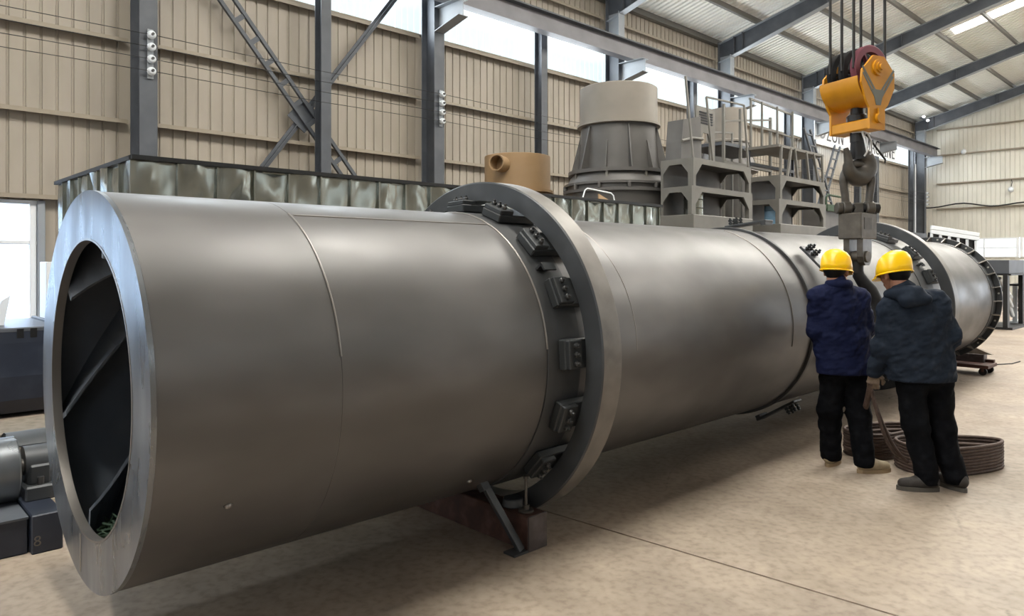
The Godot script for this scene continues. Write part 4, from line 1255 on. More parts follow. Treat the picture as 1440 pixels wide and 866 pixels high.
func build_far_end() -> void:
	# trolley under the drum's far end
	var t := thing("trolley", "low rusty steel trolley on small wheels under the drum's far flange", "trolley", Vector3(12.4, 0, -3.25))
	obj("frame", Sh.new().b(Vector3(0.05, 0.125, 0), Vector3(0.5, 0.05, 0.95), 0.006).b(Vector3(0.27, 0.155, 0.3), Vector3(0.08, 0.08, 0.3), 0.006), M["red_brown"], t)
	for q in [[0.2, 0.4], [0.2, -0.4], [-0.16, 0.4], [-0.16, -0.4]]:
		var w := obj("wheel", Sh.new().cyl(Vector3(q[0] - 0.02, 0.055, q[1]), Vector3(q[0] + 0.02, 0.055, q[1]), 0.055, 20, 0.055, 0.005), M["black"], t)
		obj("fork", Sh.new().b(Vector3(q[0], 0.085, q[1]), Vector3(0.06, 0.06, 0.03)), M["red_brown"], w)
	obj("packing_block", Sh.new().b(Vector3(0.24, 0.21, 0.13), Vector3(0.2, 0.13, 0.42), 0.008), M["brown_steel"], t)
	obj("wedge", Sh.new().prism([Vector2(-0.3, 0.275), Vector2(0.12, 0.275), Vector2(0.0, 0.4)], 0.1, Transform3D(Basis(Vector3(0, 0, -1), U, Vector3(1, 0, 0)), Vector3(0.15, 0, 0.15))), M["board"], t)
	obj("tow_rod", Sh.new().tube([Vector3(0.28, 0.12, 0.45), Vector3(0.5, 0.13, 0.62), Vector3(0.62, 0.16, 0.7)], 0.01, 6), M["dark_iron"], t)

	# white slatted feeder with a dark beam, beyond the drum
	t = thing("slatted_feeder", "white slatted steel feeder on dark beams beyond the drum's far end", "machine", Vector3(21.1, 0, -6.1))
	var dir := Vector3(0.72, 0, 0.69)
	var up := func(f: float) -> float: return lerpf(2.6, 2.36, f)
	for r in 2:
		obj("white_rail", Sh.new().bar(Vector3(0, 2.58 - r * 0.11, 0), dir * 1.28 + Vector3(0, 2.38 - r * 0.11, 0), 0.1, 0.05, U, 0.006), M["white_paint"], t)
	obj("dark_back", Sh.new().bar(Vector3(0, 2.2, -0.09), dir * 1.28 + Vector3(0, 2.0, -0.09), 0.5, 0.03, U), M["black"], t)
	for k in 6:
		var q := dir * (0.06 + k * 0.235)
		obj("white_post", Sh.new().b(q + Vector3(0, 2.08 - k * 0.04, -0.03), Vector3(0.1, 0.68, 0.05), 0.004), M["white_paint"], t)
	obj("dark_beam", Sh.new().bar(Vector3(-1.6, 2.3, -0.3), Vector3(0.2, 2.3, -0.3), 0.25, 0.3, U), M["steel"], t)
	for q in [Vector3(-1.5, 0, -0.3), Vector3(0.1, 0, -0.3), Vector3(0.95, 0, 0.7)]:
		obj("leg", Sh.new().b(q + U * 1.1, Vector3(0.14, 2.2, 0.14)), M["steel"], t)
	obj("hopper_wall", Sh.new().bar(Vector3(-0.1, 1.7, -0.16), dir * 1.3 + Vector3(0, 1.6, -0.16), 0.5, 0.05, U), M["steel"], t)
	# black steel frames on the floor behind the flange
	t = thing("black_frame", "black steel frame with slanted white tubes inside, right of the drum's far flange", "frame", Vector3(21.0, 0, -4.85))
	obj("top_box", Sh.new().b(Vector3(0.85, 1.54, 0.15), Vector3(1.6, 0.34, 0.7), 0.01), M["steel"], t)
	obj("top_plate", Sh.new().b(Vector3(0.85, 1.35, 0.15), Vector3(1.7, 0.04, 0.8)), M["black"], t)
	obj("bottom_plate", Sh.new().b(Vector3(0.85, 0.03, 0.15), Vector3(1.9, 0.06, 0.9)), M["black"], t)
	for q in [[0.0, -0.15], [0.0, 0.45], [1.6, -0.15], [1.6, 0.45]]:
		obj("leg", Sh.new().b(Vector3(q[0], 0.7, q[1]), Vector3(0.2, 1.3, 0.1)), M["black"], t)
	obj("back_plate", Sh.new().b(Vector3(0.85, 0.7, -0.18), Vector3(1.6, 1.3, 0.02)), M["black"], t)
	for k in 3:
		obj("slanted_tube", Sh.new().cyl(Vector3(0.5 + 0.3 * k, 1.25 - 0.2 * k, 0.2), Vector3(1.2 + 0.1 * k, 0.75 - 0.25 * k, 0.3), 0.05, 10), M["white_paint"], t)
	t = thing("white_slat_crate", "white slatted crate with rusty bars inside, at the right edge of the picture", "crate", Vector3(22.75, 0, -4.45))
	for k in 6:
		obj("slat", Sh.new().b(Vector3(k * 0.16, 1.4, 0), Vector3(0.11, 0.65, 0.03), 0.003), M["white_paint"], t)
	obj("beam", Sh.new().b(Vector3(0.45, 1.06, -0.1), Vector3(1.2, 0.05, 0.3)), M["black"], t)
	for q in [-0.1, 1.0]:
		obj("leg", Sh.new().b(Vector3(q, 0.53, -0.1), Vector3(0.08, 1.06, 0.1)), M["white_paint"], t)
	for k in 5:
		obj("rusty_bar", Sh.new().cyl(Vector3(0.05, 0.95 - k * 0.13, -0.1), Vector3(0.95, 0.45 - k * 0.07, -0.05), 0.03, 8), M["rust"], t)
	obj("base", Sh.new().b(Vector3(0.45, 0.05, -0.1), Vector3(1.2, 0.1, 0.3)), M["white_paint"], t)


func build_hoist() -> void:
	# the hook block: a yellow block with its sheaves, axle along z
	var o := Vector3(6.535, 0, -2.36)
	var ax := Vector3(6.52, 3.215, -2.46)
	var turn := Basis(U, deg_to_rad(-19))
	var t := thing("hook_block", "yellow crane hook block with grey chevrons, hanging on six ropes", "hook block", ax, "", turn * Basis.from_scale(Vector3.ONE * 0.93))
	var oct := [Vector2(-0.06, 0.2), Vector2(0.08, 0.2), Vector2(0.215, 0.06), Vector2(0.215, -0.08), Vector2(0.13, -0.24), Vector2(0.09, -0.28), Vector2(0.09, -0.47), Vector2(-0.11, -0.47), Vector2(-0.11, -0.28), Vector2(-0.15, -0.22), Vector2(-0.215, -0.06), Vector2(-0.2, 0.06)]
	for z in [0.2, -0.225]:
		var ck := obj("cheek_plate", Sh.new().prism(oct, 0.022, Transform3D(Basis(), Vector3(0, 0, z))), M["yellow"], t)
		var zz: float = z + 0.022 if z > 0 else z
		var sg := 1.0 if z > 0 else -1.0
		obj("axle_hub", Sh.new().cyl(Vector3(0, 0.09, zz), Vector3(0, 0.09, zz + 0.02 * sg), 0.075, 24).cyl(Vector3(0, 0.09, zz + 0.02 * sg), Vector3(0, 0.09, zz + 0.035 * sg), 0.05, 24).cyl(Vector3(0, 0.09, zz + 0.035 * sg), Vector3(0, 0.09, zz + 0.05 * sg), 0.03, 8), M["yellow"], ck)
		if z > 0:
			for s in [-1.0, 1.0]:
				for k in 2:
					var q := Sh.new()
					var dx := 0.055 * k
					q.bar(Vector3(s * (0.205 - dx * 0.2), 0.085 - dx, zz + 0.001), Vector3(s * 0.012, -0.155 - dx * 1.1, zz + 0.001), 0.022, 0.003, Vector3(1, 1 * s, 0))
					obj("chevron", q, M["grey_stripe"], ck)
			obj("chevron", Sh.new().prism([Vector2(-0.075, -0.11), Vector2(0.075, -0.11), Vector2(0.03, -0.25), Vector2(-0.03, -0.25)], 0.003, Transform3D(Basis(), Vector3(0, 0, zz))), M["grey_stripe"], ck)
			obj("crosshead_pin", Sh.new().cyl(Vector3(0, -0.37, zz), Vector3(0, -0.37, zz + 0.03), 0.045, 20).b(Vector3(0, -0.33, zz + 0.02), Vector3(0.05, 0.1, 0.012)), M["yellow"], ck)
	# rolled cover below the sheaves
	obj("cover", Sh.new().lathe(Transform3D(Basis(Vector3(1, 0, 0), Vector3(0, 0, 1), Vector3(0, -1, 0)), Vector3(0, 0.0, 0)), [Vector2(0.245, -0.22), Vector2(0.245, 0.2), Vector2(0.235, 0.2), Vector2(0.235, -0.22), Vector2(0.245, -0.22)], 24, false, 0.0, PI), M["yellow"], t)
	for k in 3:
		var z := -0.13 + k * 0.13
		var col := "sheave_red" if k == 2 else "dark_iron"
		var sh := obj("sheave", Sh.new().lathe(Transform3D(Basis(Vector3(1, 0, 0), Vector3(0, 0, 1), Vector3(0, -1, 0)), Vector3(0, 0.09, z - 0.03)), [Vector2(0.16, 0), Vector2(0.215, 0), Vector2(0.225, 0.006), Vector2(0.195, 0.03), Vector2(0.225, 0.054), Vector2(0.215, 0.06), Vector2(0.16, 0.06), Vector2(0.16, 0)], 40), M[col], t)
		var sp := Sh.new().cyl(Vector3(0, 0.09, z - 0.03), Vector3(0, 0.09, z + 0.03), 0.06, 20)
		for i in 6:
			var f := TAU * i / 6
			sp.bar(Vector3(cos(f) * 0.05, 0.09 + sin(f) * 0.05, z), Vector3(cos(f) * 0.17, 0.09 + sin(f) * 0.17, z), 0.035, 0.02, Vector3(0, 0, 1))
		obj("spokes", sp, M[col], sh)
	obj("axle", Sh.new().cyl(Vector3(0, 0.09, -0.22), Vector3(0, 0.09, 0.22), 0.035, 16), M["dark_iron"], t)
	obj("crosshead", Sh.new().b(Vector3(-0.01, -0.42, 0.0), Vector3(0.19, 0.1, 0.42), 0.012), M["yellow"], t)
	obj("bearing_nut", Sh.new().cyl(Vector3(0, -0.37, 0), Vector3(0, -0.3, 0), 0.085, 24, 0.085, 0.008).cyl(Vector3(0, -0.3, 0), Vector3(0, -0.24, 0), 0.06, 8), M["dark_iron"], t)
	# six ropes
	for k in 6:
		var side := -1.0 if k % 2 == 0 else 1.0
		var z := -0.13 + (k / 2) * 0.13
		var q := []
		for i in 12:
			q.append(ax + turn * Vector3(side * 0.19, 0.084, z * 0.93) + U * (i * 0.5))
		var nm := ["leftmost, over the far sheave", "right side of the far sheave", "left side of the middle sheave", "right side of the middle sheave", "left side of the near red sheave", "rightmost, over the near red sheave"]
		tag(obj("hoist_rope", Sh.new().tube(q, 0.013, 8), M["wire_rope"]), "dark steel hoist rope of the hook block, " + nm[k], "rope", "hoist ropes")
	# main hook, turned edge-on, with its shank
	t = thing("crane_hook", "heavy dark forged crane hook under the yellow block", "hook", Vector3(ax.x, 0, ax.z))
	obj("shank", Sh.new().cyl(Vector3(0, 2.86, 0), Vector3(0, 2.7, 0), 0.06, 24).cyl(Vector3(0, 2.72, 0), Vector3(0.03, 2.56, 0), 0.055, 24, 0.075), M["dark_iron"], t)
	var hp := []
	var hr := []
	var out := Vector3(-0.93, 0, -0.37).normalized()      # the side on which the hook opens, towards us
	for i in 22:
		var f := i / 21.0
		var a := lerpf(1.45, -3.35, f)       # from the top of the throat round below to the tip
		var r := 0.105
		hp.append(Vector3(0, 2.5, 0) - out * (cos(a) * r) + U * (sin(a) * r))
		hr.append(lerpf(0.06, 0.036, f) + 0.042 * sin(f * PI))
	hp.append(hp[21] + U * 0.06 + out * 0.012)
	hr.append(0.032)
	hp.append(hp[22] + U * 0.06 + out * 0.02)
	hr.append(0.02)
	obj("hook_bow", Sh.new().tube(hp, hr, 16), M["forged"], t)
	var lt := Sh.new()
	for s in [-1.0, 1.0]:
		lt.tube([Vector3(0.06 * s, 2.78, 0.06), Vector3(0.075 * s, 2.7, 0.09), Vector3(0.05 * s, 2.6, 0.1), Vector3(0.03 * s, 2.57, 0.07)], 0.008, 6)
	obj("safety_latch", lt.b(Vector3(0, 2.78, 0.03), Vector3(0.16, 0.015, 0.1)), M["white_frame"], t)
	obj("latch_spring", Sh.new().tube([Vector3(0.07, 2.77, 0.05), Vector3(0.15, 2.66, 0.1), Vector3(0.2, 2.55, 0.16), Vector3(0.19, 2.52, 0.16)], 0.009, 6), M["dark_iron"], t)
	# bow shackle hanging in the hook
	t = thing("bow_shackle", "big dark bow shackle hanging in the crane hook", "shackle", Vector3(ax.x, 0, ax.z))
	var rx := Vector3(0.72, 0, 0.69)
	var bp := [rx * 0.098 + U * 2.09, rx * 0.1 + U * 2.16, rx * 0.108 + U * 2.24]
	for i in 17:
		var f := lerpf(-0.1, PI + 0.1, i / 16.0)
		bp.append(rx * (cos(f) * 0.125) + U * (2.365 + sin(f) * 0.145))
	bp.append_array([rx * -0.108 + U * 2.24, rx * -0.1 + U * 2.16, rx * -0.098 + U * 2.09])
	obj("bow", Sh.new().tube(bp, 0.033, 14), M["forged"], t)
	for s in [-1.0, 1.0]:
		obj("eye", Sh.new().cyl(rx * (0.065 * s) + U * 2.125, rx * (0.138 * s) + U * 2.125, 0.06, 24, 0.06, 0.008), M["forged"], t)
	var pn := obj("pin", Sh.new().cyl(rx * -0.165 + U * 2.125, rx * 0.17 + U * 2.125, 0.036, 20), M["dark_iron"], t)
	obj("pin_head", Sh.new().cyl(rx * -0.185 + U * 2.125, rx * -0.14 + U * 2.125, 0.05, 24, 0.05, 0.006), M["forged"], pn)
	obj("nut", Sh.new().cyl(rx * 0.14 + U * 2.125, rx * 0.18 + U * 2.125, 0.052, 6), M["dark_iron"], pn)
	# load cell
	t = thing("load_cell", "scuffed grey metal load cell box between shackle and lower hook", "crane scale", Vector3(ax.x, 0, ax.z), "", Basis(U, deg_to_rad(-8)))
	obj("housing", Sh.new().b(Vector3(0, 1.965, 0), Vector3(0.26, 0.225, 0.21), 0.008), M["load_cell"], t)
	obj("top_lug", Sh.new().bx(Transform3D(Basis(U, deg_to_rad(-36)), Vector3(0, 2.11, 0)), Vector3(0.085, 0.12, 0.075), 0.01), M["forged"], t)
	obj("name_plate", Sh.new().b(Vector3(-0.02, 1.985, 0.106), Vector3(0.12, 0.1, 0.004)), M["forged"], t)
	for s in [-1.0, 1.0]:
		var pl := [Vector2(-0.11, 1.86), Vector2(-0.11, 1.7), Vector2(-0.085, 1.65), Vector2(-0.045, 1.625), Vector2(0.045, 1.625), Vector2(0.085, 1.65), Vector2(0.11, 1.7), Vector2(0.11, 1.86)]
		obj("fork_plate", Sh.new().prism(pl, 0.05, Transform3D(Basis(U, deg_to_rad(10)), Vector3(0, 0, 0.035 if s > 0 else -0.085))), M["forged"], t)
	obj("fork_pin", Sh.new().cyl(Vector3(-0.02, 1.7, -0.11), Vector3(-0.02, 1.7, 0.11), 0.05, 24, 0.05, 0.005), M["load_cell"], t)
	# lower hook
	t = thing("lower_hook", "lower dark grey swivel hook between the two workers' heads", "hook", Vector3(ax.x, 0, ax.z))
	obj("hook_eye", Sh.new().cyl(Vector3(-0.03, 1.69, 0.0), Vector3(0.03, 1.69, 0.0), 0.062, 20).cyl(Vector3(0, 1.69, 0), Vector3(0, 1.56, 0), 0.05, 16), M["dark_iron"], t)
	var lp := []
	var lr := []
	for q in [[0.0, 1.6, 0.045], [0.01, 1.54, 0.05], [0.05, 1.48, 0.055], [0.11, 1.41, 0.06], [0.155, 1.32, 0.064], [0.15, 1.22, 0.064], [0.09, 1.14, 0.06], [0.01, 1.12, 0.054], [-0.06, 1.16, 0.045], [-0.09, 1.23, 0.035], [-0.09, 1.29, 0.024]]:
		lp.append(rx * q[0] + U * q[1])
		lr.append(q[2])
	obj("hook_bow", Sh.new().tube(lp, lr, 16), M["dark_iron"], t)
	obj("latch_ear", Sh.new().lathe(Transform3D(Basis(rx, Vector3(-0.69, 0, 0.72), U), rx * -0.09 + U * 1.585), [Vector2(0.014, -0.01), Vector2(0.032, -0.01), Vector2(0.032, 0.01), Vector2(0.014, 0.01), Vector2(0.014, -0.01)], 16), M["dark_iron"], t)


# ---- bodies: a distance field of tapered capsules on a grid, meshed with surface nets ----
func field_mesh(s: Sh, bones: Array, cell: float, k: float, fold := 0.0, cut_y := -100.0, cut_top := 100.0, seed_ := 1) -> void:
	# each bone: [a, b, ra, rb] or [a, b, ra, rb, squash along z]
	var lo := Vector3.ONE * 1e9
	var hi := -lo
	for q in bones:
		var r: float = maxf(q[2], q[3]) + k
		for v in [q[0], q[1]]:
			lo = lo.min(v - Vector3.ONE * r)
			hi = hi.max(v + Vector3.ONE * r)
	lo -= Vector3.ONE * cell * 2
	var nx := int((hi.x - lo.x) / cell) + 4
	var ny := int((hi.y - lo.y) / cell) + 4
	var nz := int((hi.z - lo.z) / cell) + 4
	var F := PackedFloat32Array()
	F.resize(nx * ny * nz)
	F.fill(0.5)
	for q in bones:
		var a: Vector3 = q[0]
		var b: Vector3 = q[1]
		var ra: float = q[2]
		var rb: float = q[3]
		var sz: float = q[4] if q.size() > 4 else 1.0
		var R := maxf(ra, rb) + k + cell * 2
		var l := (a.min(b) - Vector3.ONE * R - lo) / cell
		var h := (a.max(b) + Vector3.ONE * R - lo) / cell
		var ab := b - a
		var ll := maxf(ab.length_squared(), 1e-9)
		for ix in range(maxi(0, int(l.x)), mini(nx, int(h.x) + 1)):
			for iy in range(maxi(0, int(l.y)), mini(ny, int(h.y) + 1)):
				for iz in range(maxi(0, int(l.z)), mini(nz, int(h.z) + 1)):
					var p := lo + Vector3(ix, iy, iz) * cell
					var f := clampf((p - a).dot(ab) / ll, 0.0, 1.0)
					var d := p - a - ab * f
					d.z /= sz
					var v := (d.length() - lerpf(ra, rb, f)) * minf(1.0, sz + 0.15)
					var i := (ix * ny + iy) * nz + iz
					var u := F[i]
					var w := k - absf(u - v)
					F[i] = minf(u, v) - (w * w / (4.0 * k) if w > 0.0 else 0.0)
	var ns := FastNoiseLite.new()
	ns.seed = seed_
	ns.frequency = 1.0
	ns.fractal_octaves = 3
	if fold > 0.0 or cut_y > -50.0 or cut_top < 50.0:
		for ix in nx:
			for iy in ny:
				for iz in nz:
					var i := (ix * ny + iy) * nz + iz
					if absf(F[i]) < 0.08:
						var p := lo + Vector3(ix, iy, iz) * cell
						if fold > 0.0:
							F[i] += fold * ns.get_noise_3d(p.x * 4.0 + p.y * 3.0, p.y * 6.5 - p.x * 5.0 + p.z * 2.0, p.z * 4.0) + fold * 0.22 * ns.get_noise_3d(p.x * 9.0 + p.y * 10.0 + 7.0, p.y * 17.0 - p.x * 9.0, p.z * 8.0)
					if F[i] < 0.1:
						var y := lo.y + iy * cell
						F[i] = maxf(F[i], maxf(cut_y - y, y - cut_top))
	var vid := PackedInt32Array()
	vid.resize(nx * ny * nz)
	vid.fill(-1)
	var vs := PackedVector3Array()
	var vn := PackedVector3Array()
	var offs := []
	for c in 8:
		offs.append(((c & 1) * ny + ((c >> 1) & 1)) * nz + ((c >> 2) & 1))
	var edges := [[0, 1], [2, 3], [4, 5], [6, 7], [0, 2], [1, 3], [4, 6], [5, 7], [0, 4], [1, 5], [2, 6], [3, 7]]
	for ix in nx - 1:
		for iy in ny - 1:
			for iz in nz - 1:
				var i := (ix * ny + iy) * nz + iz
				if absf(F[i]) > cell * 3.0:
					continue
				var m := 0
				for c in 8:
					if F[i + offs[c]] < 0.0:
						m |= 1 << c
				if m == 0 or m == 255:
					continue
				var acc := Vector3.ZERO
				var cnt := 0
				for ed in edges:
					var a: int = ed[0]
					var b: int = ed[1]
					if ((m >> a) & 1) != ((m >> b) & 1):
						var fa := F[i + offs[a]]
						var fb := F[i + offs[b]]
						var f := fa / (fa - fb)
						acc += Vector3(a & 1, (a >> 1) & 1, (a >> 2) & 1).lerp(Vector3(b & 1, (b >> 1) & 1, (b >> 2) & 1), f)
						cnt += 1
				vid[i] = vs.size()
				vs.push_back(lo + (Vector3(ix, iy, iz) + acc / cnt) * cell)
				var g := Vector3.ZERO
				for c in 8:
					var fv := F[i + offs[c]]
					g += Vector3(1 if c & 1 else -1, 1 if c & 2 else -1, 1 if c & 4 else -1) * fv
				vn.push_back(g.normalized())
	var sx := ny * nz
	var sy := nz
	for ix in range(1, nx - 1):
		for iy in range(1, ny - 1):
			for iz in range(1, nz - 1):
				var i := (ix * ny + iy) * nz + iz
				var inside := F[i] < 0.0
				for ax in 3:
					var j: int = i + [sx, sy, 1][ax]
					if inside == (F[j] < 0.0):
						continue
					var u: int = [sy, 1, sx][ax]
					var w: int = [1, sx, sy][ax]
					var q := [vid[i], vid[i - u], vid[i - u - w], vid[i - w]]
					if q.has(-1):
						continue
					s.tri(vs[q[0]], vs[q[1]], vs[q[2]], vn[q[0]], vn[q[1]], vn[q[2]])
					s.tri(vs[q[0]], vs[q[2]], vs[q[3]], vn[q[0]], vn[q[2]], vn[q[3]])


func hand_bones(wrist: Vector3, dir: Vector3, palm: Vector3, curl: float, thumb_side: float) -> Array:
	# dir: from the wrist to the knuckles; palm: the way the palm faces
	dir = dir.normalized()
	palm = (palm - dir * palm.dot(dir)).normalized()
	var side := dir.cross(palm) * thumb_side
	var b := []
	for k in 4:
		var o := side * (0.03 - k * 0.02)
		b.append([wrist + o * 0.6, wrist + dir * 0.085 + o, 0.017, 0.0125])
		var kn := wrist + dir * 0.088 + o
		var ln: float = [0.042, 0.047, 0.044, 0.034][k]
		var d := dir
		var q := kn
		for j in 3:
			d = d.rotated(palm.cross(dir).normalized(), -curl * (0.8 if j == 0 else 1.0)).normalized()
			var e: Vector3 = q + d * ln * [1.0, 0.65, 0.5][j]
			b.append([q, e, 0.0098 - j * 0.0008, 0.0092 - j * 0.0008])
			q = e
	var tb := wrist + dir * 0.02 + side * 0.025
	var t1 := tb + (side * 0.7 + dir * 0.6 + palm * 0.35).normalized() * 0.04
	var t2 := t1 + (side * 0.25 + dir * 0.8 + palm * 0.5).normalized() * 0.033
	var t3 := t2 + (dir * 0.8 + palm * 0.6 - side * 0.2).normalized() * 0.025
	b.append([tb, t1, 0.015, 0.012])
	b.append([t1, t2, 0.0115, 0.0105])
	b.append([t2, t3, 0.0105, 0.009])
	return b


func head_bones(c: Vector3, look: Vector3, tilt := 0.0) -> Array:
	# c is the middle of the skull; look is where the face points
	look = look.normalized()
	var sd := look.cross(U).normalized()
	var up := sd.cross(look).normalized()
	var at := func(x: float, y: float, z: float) -> Vector3: return c + sd * x + up * y + look * z
	var b := [[at.call(0, 0.02, -0.018), at.call(0, 0.015, 0.02), 0.088, 0.084], [at.call(0, -0.02, 0.03), at.call(0, -0.085, 0.055), 0.062, 0.036], [at.call(0, -0.03, -0.03), at.call(0, -0.12, -0.02), 0.06, 0.055]]
	b.append([at.call(0, -0.01, 0.092), at.call(0, -0.042, 0.108), 0.009, 0.014])          # nose
	for s in [-1.0, 1.0]:
		b.append([at.call(s * 0.082, 0.0, -0.006), at.call(s * 0.084, -0.045, 0.004), 0.017, 0.011])   # ear
		b.append([at.call(s * 0.018, 0.012, 0.084), at.call(s * 0.048, 0.012, 0.072), 0.011, 0.009])    # brow
		b.append([at.call(s * 0.045, -0.035, 0.062), at.call(s * 0.04, -0.05, 0.06), 0.022, 0.018])       # cheek
		b.append([at.call(s * 0.033, -0.008, 0.078), at.call(s * 0.034, -0.008, 0.078), 0.0105, 0.0105])  # eye
	b.append([at.call(-0.02, -0.068, 0.088), at.call(0.02, -0.068, 0.088), 0.008, 0.008])   # lips
	b.append([at.call(-0.018, -0.08, 0.085), at.call(0.018, -0.08, 0.085), 0.008, 0.008])
	b.append([at.call(0, -0.105, 0.075), at.call(0, -0.105, 0.07), 0.018, 0.018])             # chin
	return b


func helmet(parent: Node3D, c: Vector3, look: Vector3, tilt: float) -> void:
	look = look.normalized()
	var sd := look.cross(U).normalized()
	var bs := Basis(sd, U, -look) * Basis(Vector3.RIGHT, tilt)
	var tr := Transform3D(bs * Basis.from_scale(Vector3(0.98, 1, 1.1)), c)
	var pr := [Vector2(0.117, -0.052), Vector2(0.121, -0.05), Vector2(0.119, -0.01), Vector2(0.114, 0.03), Vector2(0.102, 0.066), Vector2(0.08, 0.094), Vector2(0.05, 0.112), Vector2(0.02, 0.119), Vector2(0, 0.12)]
	var o := obj("helmet", Sh.new().lathe(tr, pr, 40, true), M["helmet"], parent)
	obj("rim", Sh.new().lathe(tr, [Vector2(0.112, -0.05), Vector2(0.126, -0.058), Vector2(0.128, -0.052), Vector2(0.12, -0.046)], 40), M["helmet"], o)
	var pk := Sh.new()
	for i in 16:
		var a := lerpf(-1.05, 1.05, i / 16.0)
		var b2 := lerpf(-1.05, 1.05, (i + 1) / 16.0)
		var f := func(a_: float, r: float, y: float) -> Vector3: return tr * Vector3(sin(a_) * r, y, -cos(a_) * r)
		var e := func(a_: float) -> float: return 0.12 + 0.036 * cos(a_ / 1.05 * PI / 2)
		for yy in [[0.0, 1.0], [-0.006, -1.0]]:
			pk.face(f.call(a, 0.115, -0.05 + yy[0]), f.call(a, e.call(a), -0.064 + yy[0]), f.call(b2, e.call(b2), -0.064 + yy[0]), bs.y * yy[1])
			pk.face(f.call(a, 0.115, -0.05 + yy[0]), f.call(b2, e.call(b2), -0.064 + yy[0]), f.call(b2, 0.115, -0.05 + yy[0]), bs.y * yy[1])
		pk.face(f.call(a, e.call(a), -0.064), f.call(b2, e.call(b2), -0.064), f.call(b2, e.call(b2), -0.07), -bs.z)
		pk.face(f.call(a, e.call(a), -0.064), f.call(b2, e.call(b2), -0.07), f.call(a, e.call(a), -0.07), -bs.z)
	obj("peak", pk, M["helmet"], o)
	var rg := Sh.new()
	for s in [-0.03, 0.0, 0.03]:
		var q := []
		for i in 13:
			var a := lerpf(-1.0, 1.0, i / 12.0)
			q.append(tr * Vector3(s, cos(a) * 0.118 * sqrt(1 - s * s * 60.0) , sin(a) * 0.112))
		rg.tube(q, 0.005, 6)
	obj("ridge", rg, M["helmet"], o)


func shoe(parent: Node3D, heel: Vector3, toe: Vector3, upper: String, sole: String) -> void:
	var d := toe - heel
	d.y = 0
	var L := d.length()
	d = d.normalized()
	var s := Sh.new()
	var bs := []
	var y := heel.y
	var at := func(f: float, h: float) -> Vector3: return Vector3(heel.x, y + h, heel.z) + d * (f * L)
	bs.append([at.call(0.15, 0.068), at.call(0.45, 0.062), 0.046, 0.047])
	bs.append([at.call(0.45, 0.058), at.call(0.85, 0.046), 0.047, 0.037])
	bs.append([at.call(0.2, 0.08), at.call(0.22, 0.115), 0.043, 0.045])
	field_mesh(s, bs, 0.008, 0.03, 0.0, y + 0.018)
	var o := obj("shoe", s, M[upper], parent)
	var q := []
	for i in 20:
		var f := TAU * i / 20
		var w := 0.05 + 0.006 * cos(f)
		q.append(Vector2(L * 0.5 + cos(f) * (L * 0.5 + 0.004), sin(f) * w * pow(absf(sin(f)), 0.0)))
	obj("sole", Sh.new().prism(q, 0.03, Transform3D(Basis(d, d.cross(U).normalized() * -1.0 if false else U.cross(d).normalized(), U), Vector3(heel.x, y, heel.z))), M[sole], o)


